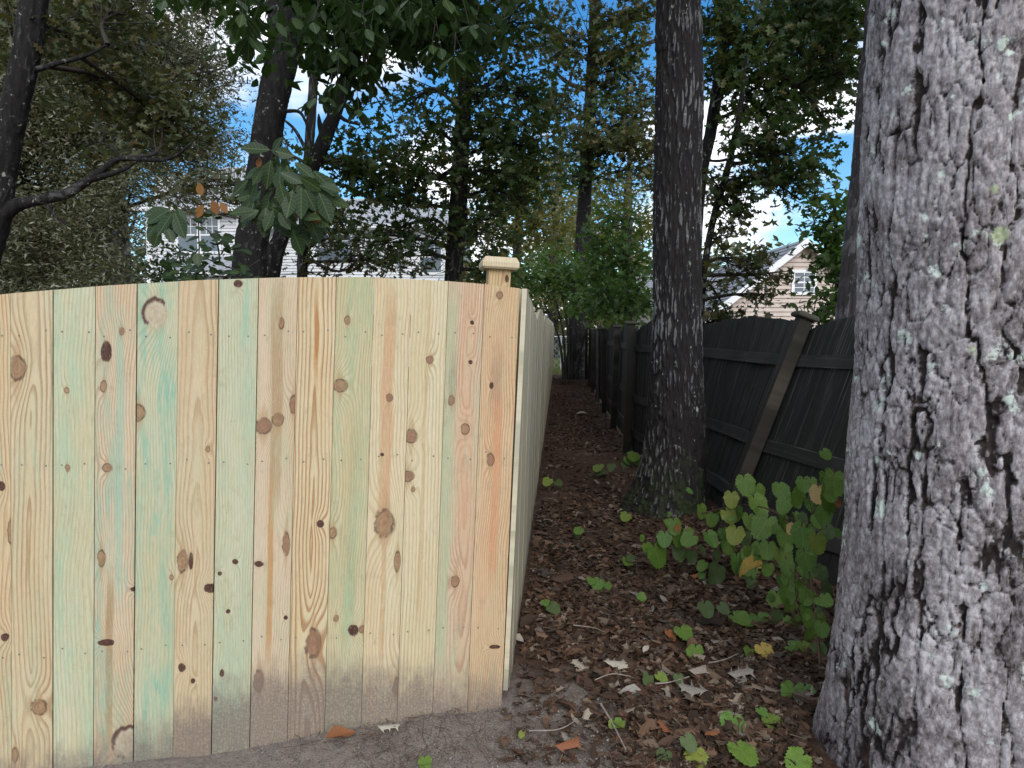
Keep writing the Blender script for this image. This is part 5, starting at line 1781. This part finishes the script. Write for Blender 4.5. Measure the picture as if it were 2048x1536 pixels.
# low sprigs and seedlings on the ground
SPR = [([(1125, 820, 95, 'g'), (1240, 825, 95, 'g'), (985, 755, 70, 'd'), (1060, 760, 50, 'd')], 'two paired green heart leaves with duller ones low in the litter beneath the vine'),
       ([(870, 875, 80, 'g'), (810, 885, 55, 'o')], 'green leaf beside a bright orange leaf on the litter in the middle of the path'),
       ([(945, 965, 75, 'g')], 'single upright green heart leaf sprouting from the litter'),
       ([(1255, 960, 75, 'y'), (1210, 1040, 75, 'g')], 'sprig with one spotted yellow leaf above a green one near the massive trunk'),
       ([(1390, 985, 75, 'g'), (1455, 990, 65, 'l')], 'paired green and yellow green leaves by the foot of the old fence'),
       ([(1420, 1160, 95, 'g'), (1470, 1240, 90, 'g')], 'two green leaves one above another beside the massive trunk'),
       ([(1130, 1310, 110, 'g'), (1285, 1335, 105, 'g'), (1250, 1260, 50, 'g')], 'three green toothed leaves standing side by side near the bottom edge'),
       ([(945, 1475, 100, 'l'), (1140, 1450, 125, 'g'), (800, 1480, 70, 'd'), (890, 1400, 70, 'd')], 'large green leaf with a yellow green one at the bottom edge of the picture'),
       ([(1470, 1510, 110, 'g')], 'dark green leaf at the bottom edge touching the massive trunk'),
       ([(480, 640, 60, 'g'), (445, 630, 45, 'g'), (510, 655, 55, 'g'), (465, 665, 40, 'd')], 'small green seedling in the middle of the leaf strewn path'),
       ([(390, 390, 45, 'g'), (375, 395, 35, 'd')], 'tiny green seedling on the path near the new fence'),
       ([(620, 545, 50, 'g'), (640, 520, 40, 'd')], 'small seedling at the foot of the streaked trunk'),
       ([(560, 1330, 50, 'l'), (590, 1355, 50, 'g'), (545, 1315, 35, 'l')], 'tiny yellow green seedling on the bare soil near the pale stick'),
       ([(108, 1395, 30, 'l')], 'tiny sprout on the bare soil at the fence corner'),
       ([(15, 1080, 45, 'g'), (5, 1065, 30, 'l')], 'small weed growing out at the bottom of the fence corner'),
       ([(720, 1100, 55, 'd'), (760, 1095, 50, 'l'), (860, 1095, 45, 'd')], 'dull yellowing seedling leaves low in the litter at centre'),
       ([(615, 320, 50, 'l')], 'yellow green leaf at the lichen covered root of the streaked trunk'),
       ([(650, 30, 60, 'g'), (610, 45, 40, 'g'), (670, 50, 50, 'g'), (600, 70, 40, 'd')], 'green weed at the foot of an old fence post left of the streaked trunk'),
       ([(480, 85, 50, 'l'), (500, 110, 50, 'd'), (540, 80, 40, 'd')], 'yellowish low weed in the path before the streaked trunk'),
       ([(240, 150, 45, 'l'), (270, 160, 35, 'd')], 'faint yellowish weed by the new fence side'),
       ([(240, 760, 60, 'd'), (215, 735, 40, 'g')], 'two leafed seedling close to the new fence side'),
       ([(670, 705, 40, 'g'), (690, 770, 45, 'd')], 'small pale seedling right of the path centre'),
       ([(850, 1530, 60, 'g'), (-365, 1500, 60, 'g')][1:], 'single round green leaf on the soil below the new fence')]
for leaves, lab in SPR:
    cx, cy = cropc(*leaves[0][:2])
    dg = 1.5 * FPX / (cy + 14 - 665)
    o0 = PX(cx, cy + 14, dg)
    o0[2] = float(gz(o0[0], o0[1]))
    t = thing('seedling', o0, lab, 'seedling', 'vine sprigs and seedlings in the leaf litter')
    stt = []
    for (x, y, s_, k) in leaves:
        px, py = cropc(x, y)
        s_ = s_ / 2.415
        d = dg * .985
        c = PX(px, py - s_ * .25, d)
        c[2] = max(c[2], float(gz(c[0], c[1])) + .03)
        ax = np.array([rv.normal() * .5, -.7, -.35 + rv.normal() * .2])
        nv = np.array([rv.normal() * .3, -.6, .9])
        leaf_obj(VM[k][int(rv.integers(3))], t, c, ax, nv, max(.018, s_ * d / FPX) * 1.12)
        b = o0 + np.array([rv.normal() * .01, rv.normal() * .01, -.02])
        stt.append((catmull([b, (b + c) / 2 + np.array([.005, .01, .02]), c], 6), np.full(6, .0013)))
    tv, tf = tubes(stt, 4)
    obj('stem', tv, tf, M_TWIG, t, True)

# ------------------------------------------------------------------ leaf litter


def oak_leaf_mesh(seed, lobes=3, wid=.34, curl=.25, deep=.45):
    r = random.Random(seed)
    out = [(0, 0), (.1, .03)]
    for k in range(lobes):
        x = .22 + .60 * k / max(1, lobes - 1)
        w = wid * (.75 + .5 * math.sin(PI * (k + .6) / (lobes + .4))) * r.uniform(.85, 1.1)
        out += [(x - .03, w * deep), (x + .10 * r.uniform(.5, 1.3), w), (x + .07, w * deep * 1.05)]
    out += [(1, 0)]
    V, Fc = half_leaf(out)
    V = V.copy()
    c1, c2, ph = r.uniform(-curl, curl * 1.6), r.uniform(-curl, curl * 1.5), r.uniform(0, 6)
    V[:, 2] = c1 * (V[:, 0] - .5) ** 2 * 2 + c2 * np.abs(V[:, 1]) * 1.4 + .05 * np.sin(V[:, 0] * 7 + ph) + .03 * np.sin(V[:, 1] * 11 + ph)
    V[:, 2] -= V[:, 2].min()
    return V, Fc


def simple_leaf_mesh(seed, w=.24, curl=.4):
    r = random.Random(seed)
    V, Fc = half_leaf([(0, 0), (.12, w * .5), (.35, w), (.65, w * .85), (.88, w * .35), (1, 0)])
    V = V.copy()
    c1, c2 = r.uniform(-curl, curl), r.uniform(-.2, curl * 1.8)
    V[:, 2] = c1 * (V[:, 0] - .5) ** 2 * 2 + c2 * np.abs(V[:, 1]) + .04 * np.sin(V[:, 0] * 8 + seed)
    V[:, 2] -= V[:, 2].min()
    return V, Fc


SHAPES = [oak_leaf_mesh(1), oak_leaf_mesh(2, 3, .30, .4), oak_leaf_mesh(3, 2, .36, .35), simple_leaf_mesh(4), simple_leaf_mesh(5, .3, .5), simple_leaf_mesh(6, .18, .5), oak_leaf_mesh(7, 3, .26, .5)]


def on_path(x, y):
    """open litter ground between the fences"""
    left = CORNER[0] + .03 + .0655 * (y - 2.8)
    left = np.where(y < 2.75, -2.5 + 0 * y, left)
    right = np.interp(y, OB[:, 1][2:], OB[:, 0][2:])
    right = np.where(y < 3.1, 2.4, right)
    return (x > left + .03) & (x < right - .03)


rf = np.random.default_rng(17)


def ground_pts(n, py0, py1, px0, px1, soil_ok=.12):
    out = []
    while sum(len(o) for o in out) < n:
        px, py = rf.uniform(px0, px1, 4000), rf.uniform(py0, py1, 4000)
        d = 1.5 * FPX / (py - 665)
        x = (px - 1024) / FPX * d
        ok = on_path(x, d) & (((x - 1.33) ** 2 + (d - 5.8) ** 2) > .12) & (((x - 1.61) ** 2 + (d - 2.41) ** 2) > .28)
        edge = d + .25 * x + .6 * vnoise(x * 2, d * 2, 4)
        soil = (edge < 3.1) & (x < .40 + .15 * vnoise(x * 3, d * 3, 9))
        ok &= (~soil) | (rf.random(4000) < soil_ok)
        ok &= rf.random(4000) < .35 + .65 * sstep(fbm(x * 2.3, d * 2.3, 8.1, 3), -.28, .12)
        out.append(np.stack([x, d], -1)[ok])
    return np.vstack(out)[:n]


def scatter(pts, size, shapes, name, mat, lift=.0, tilt=.35, lo=.55):
    VV, FF, RR = [], {}, []
    b = 0
    rnd = rf.random(len(pts))
    for i, (x, y) in enumerate(pts):
        V0, F0 = shapes[i % len(shapes)]
        a = rf.uniform(0, 2 * PI)
        n = nrm(np.array([rf.normal() * tilt, rf.normal() * tilt, 1.]))
        ax = np.array([math.cos(a), math.sin(a), 0])
        ax = nrm(ax - n * np.dot(ax, n))
        bx = np.cross(n, ax)
        s_ = size * rf.uniform(lo, 1.3)
        M3 = np.stack([ax, bx, n]) * s_
        V = (V0 - np.array([.5, 0, 0])) @ M3 + np.array([x, y, float(GZ[i]) + lift + rf.uniform(0, .012)])
        VV.append(V)
        FF.setdefault(F0.shape[1], []).append(F0 + b)
        RR.append(np.full(len(V), rnd[i]))
        b += len(V)
    o = obj(name, np.vstack(VV), [np.vstack(f) for f in FF.values()], mat, None, False, {'rnd': np.concatenate(RR)})
    return o


pts = np.vstack([ground_pts(9500, 900, 1560, 1000, 1720), ground_pts(3600, 740, 900, 1030, 1320), ground_pts(2500, 1000, 1300, 1000, 1500)])
GZ = gz(pts[:, 0], pts[:, 1])
o = scatter(pts, .056, SHAPES, 'leaf_litter', M_LITTER, lo=.4)
tag(o, 'brown leaf litter covering the path between the fences', 'leaf litter', None, 'stuff')
# needles and bits of twig
pts = np.vstack([ground_pts(6500, 880, 1560, 1000, 1720, .3), ground_pts(700, 1430, 1560, 560, 1150, 1.0)])
GZ = gz(pts[:, 0], pts[:, 1])
NEED = [(np.array([(0, -.006, .0), (1, -.005, .02), (1, .005, .02), (0, .006, .01)]), np.array([[0, 1, 2, 3]])), (np.array([(0, -.01, .0), (.5, -.008, .05), (.5, .008, .05), (0, .01, .01)]), np.array([[0, 1, 2, 3]]))]
o = scatter(pts, .09, NEED, 'needle_litter', M_LITTER, .008, .15)
tag(o, 'dry needles and twig scraps strewn on the soil', 'leaf litter', None, 'stuff')
# crumbs of soil
pts = ground_pts(2600, 1400, 1570, 480, 1250, 1.0)
GZ = gz(pts[:, 0], pts[:, 1])
oc = np.array([(1, 0, 0), (-1, 0, 0), (0, 1, 0), (0, -1, 0), (0, 0, .8), (0, 0, -.8)], float) * .5 + np.array([.5, 0, 0])
CR = [(oc * np.array([1, .8, .7]), np.array([(0, 2, 4), (2, 1, 4), (1, 3, 4), (3, 0, 4)]))]
o = scatter(pts, .009, CR, 'soil_crumbs', flat_mat('soil crumb', (.10, .086, .077), (.28, .245, .22), 60, .95, .1), .0, .8, .3)
tag(o, 'loose crumbs of grey soil below the new fence', 'soil crumbs', None, 'stuff')

FM = {}
for nm, mt in (('b', M_FALLEN), ('p', M_PALELEAF), ('g', M_GREYLEAF), ('r', M_REDLEAF)):
    FM[nm] = [mkmesh('fallen_leaf', V, [Fc], mt) for V, Fc in SHAPES]


def drop_leaf(x, y, size, me, rot, tilt=.2, lift=.012):
    n = nrm(np.array([rf.normal() * tilt, rf.normal() * tilt - .1, 1.]))
    ax = np.array([math.cos(rot), math.sin(rot), 0])
    ax = nrm(ax - n * np.dot(ax, n))
    bx = np.cross(n, ax)
    c = np.array([x, y, float(gz(x, y)) + lift]) - ax * size * .5
    return link('fallen_leaf', me, None, frame(c, ax * size, bx * size, n * size))


GRP = 'fallen leaves lying on the path'
SPECIAL = [(1400, 1412, 66, 'g', 0, 2.9, 'large pale grey lobed leaf with three points, low on the litter right of centre'),
           (1236, 1352, 58, 'p', 0, .15, 'long pale cream oak leaf with sharp lobes lying across the litter'),
           (1163, 1352, 42, 'p', 1, 2.2, 'pale cream leaf just left of the long cream oak leaf'),
           (1335, 1376, 40, 'g', 2, 1.4, 'grey pointed leaf above a dark patch left of the three grey leaves'),
           (1405, 1370, 50, 'g', 2, .5, 'grey triangular leaf right above the large pale grey lobed leaf'),
           (1495, 1375, 60, 'g', 1, .2, 'broad grey leaf near the foot of the massive trunk'),
           (1178, 1462, 38, 'p', 2, 1.2, 'small pale pointed leaf where the bare soil meets the litter'),
           (1030, 1297, 40, 'p', 4, 2.8, 'pale green grey leaf leaning on the bottom of the new fence side'),
           (768, 1470, 50, 'p', 1, .1, 'tan oak leaf on bare soil below the new fence'),
           (668, 1484, 66, 'r', 4, .45, 'curled orange brown leaf on bare soil below the new fence'),
           (1125, 1175, 55, 'b', 0, .4, 'brown oak leaf lying by the new fence side'),
           (1430, 1265, 60, 'b', 4, 2.6, 'large tan brown leaf under the green paired leaves'),
           (1060, 1260, 62, 'b', 3, .9, 'broad reddish brown leaf beside the new fence side'),
           (1300, 1320, 26, 'p', 3, 1.0, 'small pale leaf scrap above the long cream oak leaf'),
           (1400, 1170, 30, 'r', 2, .3, 'tiny orange leaf low under the yellow heart leaf'),
           (1140, 1530, 60, 'r', 2, .2, 'russet leaf pile scrap at the bottom edge'),
           (1440, 1500, 40, 'r', 5, .4, 'russet leaf between two green leaves at the bottom edge'),
           (1340, 1490, 46, 'r', 1, 1.9, 'russet brown leaf left of the yellow green leaf at the bottom edge')]
for (px, py, L, k, sh, rot, lab) in SPECIAL:
    d = 1.5 * FPX / (py - 665)
    x = (px - 1024) / FPX * d
    o = drop_leaf(x, d, L * d / FPX * .98, FM[k][sh], rot, .12, .022)
    tag(o, lab, 'leaf', GRP)
pts = np.vstack([ground_pts(210, 1080, 1540, 1010, 1660), ground_pts(68, 930, 1100, 1040, 1400, .3)])
for i, (x, y) in enumerate(pts):
    grey = rf.random() > .93
    o = drop_leaf(float(x), float(y), rf.uniform(.055, .12), FM['g' if grey else 'b'][int(rf.integers(len(SHAPES)))], rf.uniform(0, 6.28), .35)
    lx = CORNER[0] + .0655 * (y - 2.8)
    if y > 4.3:
        zone = 'far up the path, short of the streaked trunk'
    elif y < 2.72:
        zone = 'in the litter at the bottom edge of the picture'
    elif x > .9 and y > 2.95:
        zone = 'beneath the climbing vine'
    elif x > .78:
        zone = 'near the foot of the massive trunk'
    elif x - lx < .3:
        zone = 'close along the new fence side'
    else:
        zone = 'in the middle of the path'
    hue = 'pale grey' if grey else 'brown'
    tag(o, hue + ' dry leaf lying ' + zone, 'leaf', hue + ' leaves ' + zone)

# sticks
M_STICK = flat_mat('grey stick', (.20, .16, .135), (.32, .27, .23), 30, .8, .2)
for pl, w, lab in [([(1208, 1440), (1232, 1480), (1262, 1540)], .005, 'straight pale stick lying at the bottom edge between soil and litter'),
                   ([(1150, 1270), (1190, 1275), (1215, 1285)], .003, 'thin grey twig lying in the path near the new fence'),
                   ([(1320, 1394), (1350, 1390), (1390, 1380)], .004, 'grey twig lying above the large pale grey lobed leaf'),
                   ([(1430, 1352), (1460, 1343), (1490, 1330)], .004, 'dark twig lying below the spotted yellow leaf'),
                   ([(1195, 1385), (1230, 1372), (1270, 1378)], .003, 'curved thin twig below the long cream oak leaf'),
                   ([(1060, 1500), (1120, 1492), (1160, 1470)], .003, 'thin root like twig on the bare soil')]:
    P = []
    for px, py in pl:
        d = 1.5 * FPX / (py - 665)
        x = (px - 1024) / FPX * d
        P.append((x, d, float(gz(x, d)) + .03))
    v, f, _ = tube(catmull(P, 14), np.linspace(w, w * .6, 14), 6)
    o = obj('stick', v, [f], M_STICK, None, True)
    tag(o, lab, 'stick', 'sticks on the ground')
q = PX(1165, 828, 13)
d = 1.5 * FPX / (828 - 665)
x = (1165 - 1024) / FPX * d
o = drop_leaf(x, d, .22, FM['p'][3], .1, .05, .03)
tag(o, 'whitish scrap lying far down the path', 'scrap')

# grass beyond the path
rg = np.random.default_rng(9)
n = 5000
gp = np.stack([rg.uniform(-1.5, 5.5, n), rg.uniform(26.5, 34, n), np.zeros(n)], -1)
gp[:, 2] = gz(gp[:, 0], gp[:, 1])
h = rg.uniform(.06, .2, n)
ang = rg.uniform(0, 2 * PI, n)
w = np.stack([np.cos(ang), np.sin(ang), 0 * ang], -1) * .012
tip = gp + np.stack([rg.normal(size=n) * .04, rg.normal(size=n) * .04, h], -1)
V = np.stack([gp - w, gp + w, tip], 1).reshape(-1, 3)
o = obj('grass', V, [np.arange(3 * n).reshape(-1, 3)], leaf_mat('grass blades', E((.10, .15, .04), (.17, .20, .06), (.22, .2, .08)), .6, .2, .3), None, False, {'rnd': np.repeat(rg.random(n), 3)})
tag(o, 'sunlit grass beyond the far end of the path', 'grass', None, 'stuff')
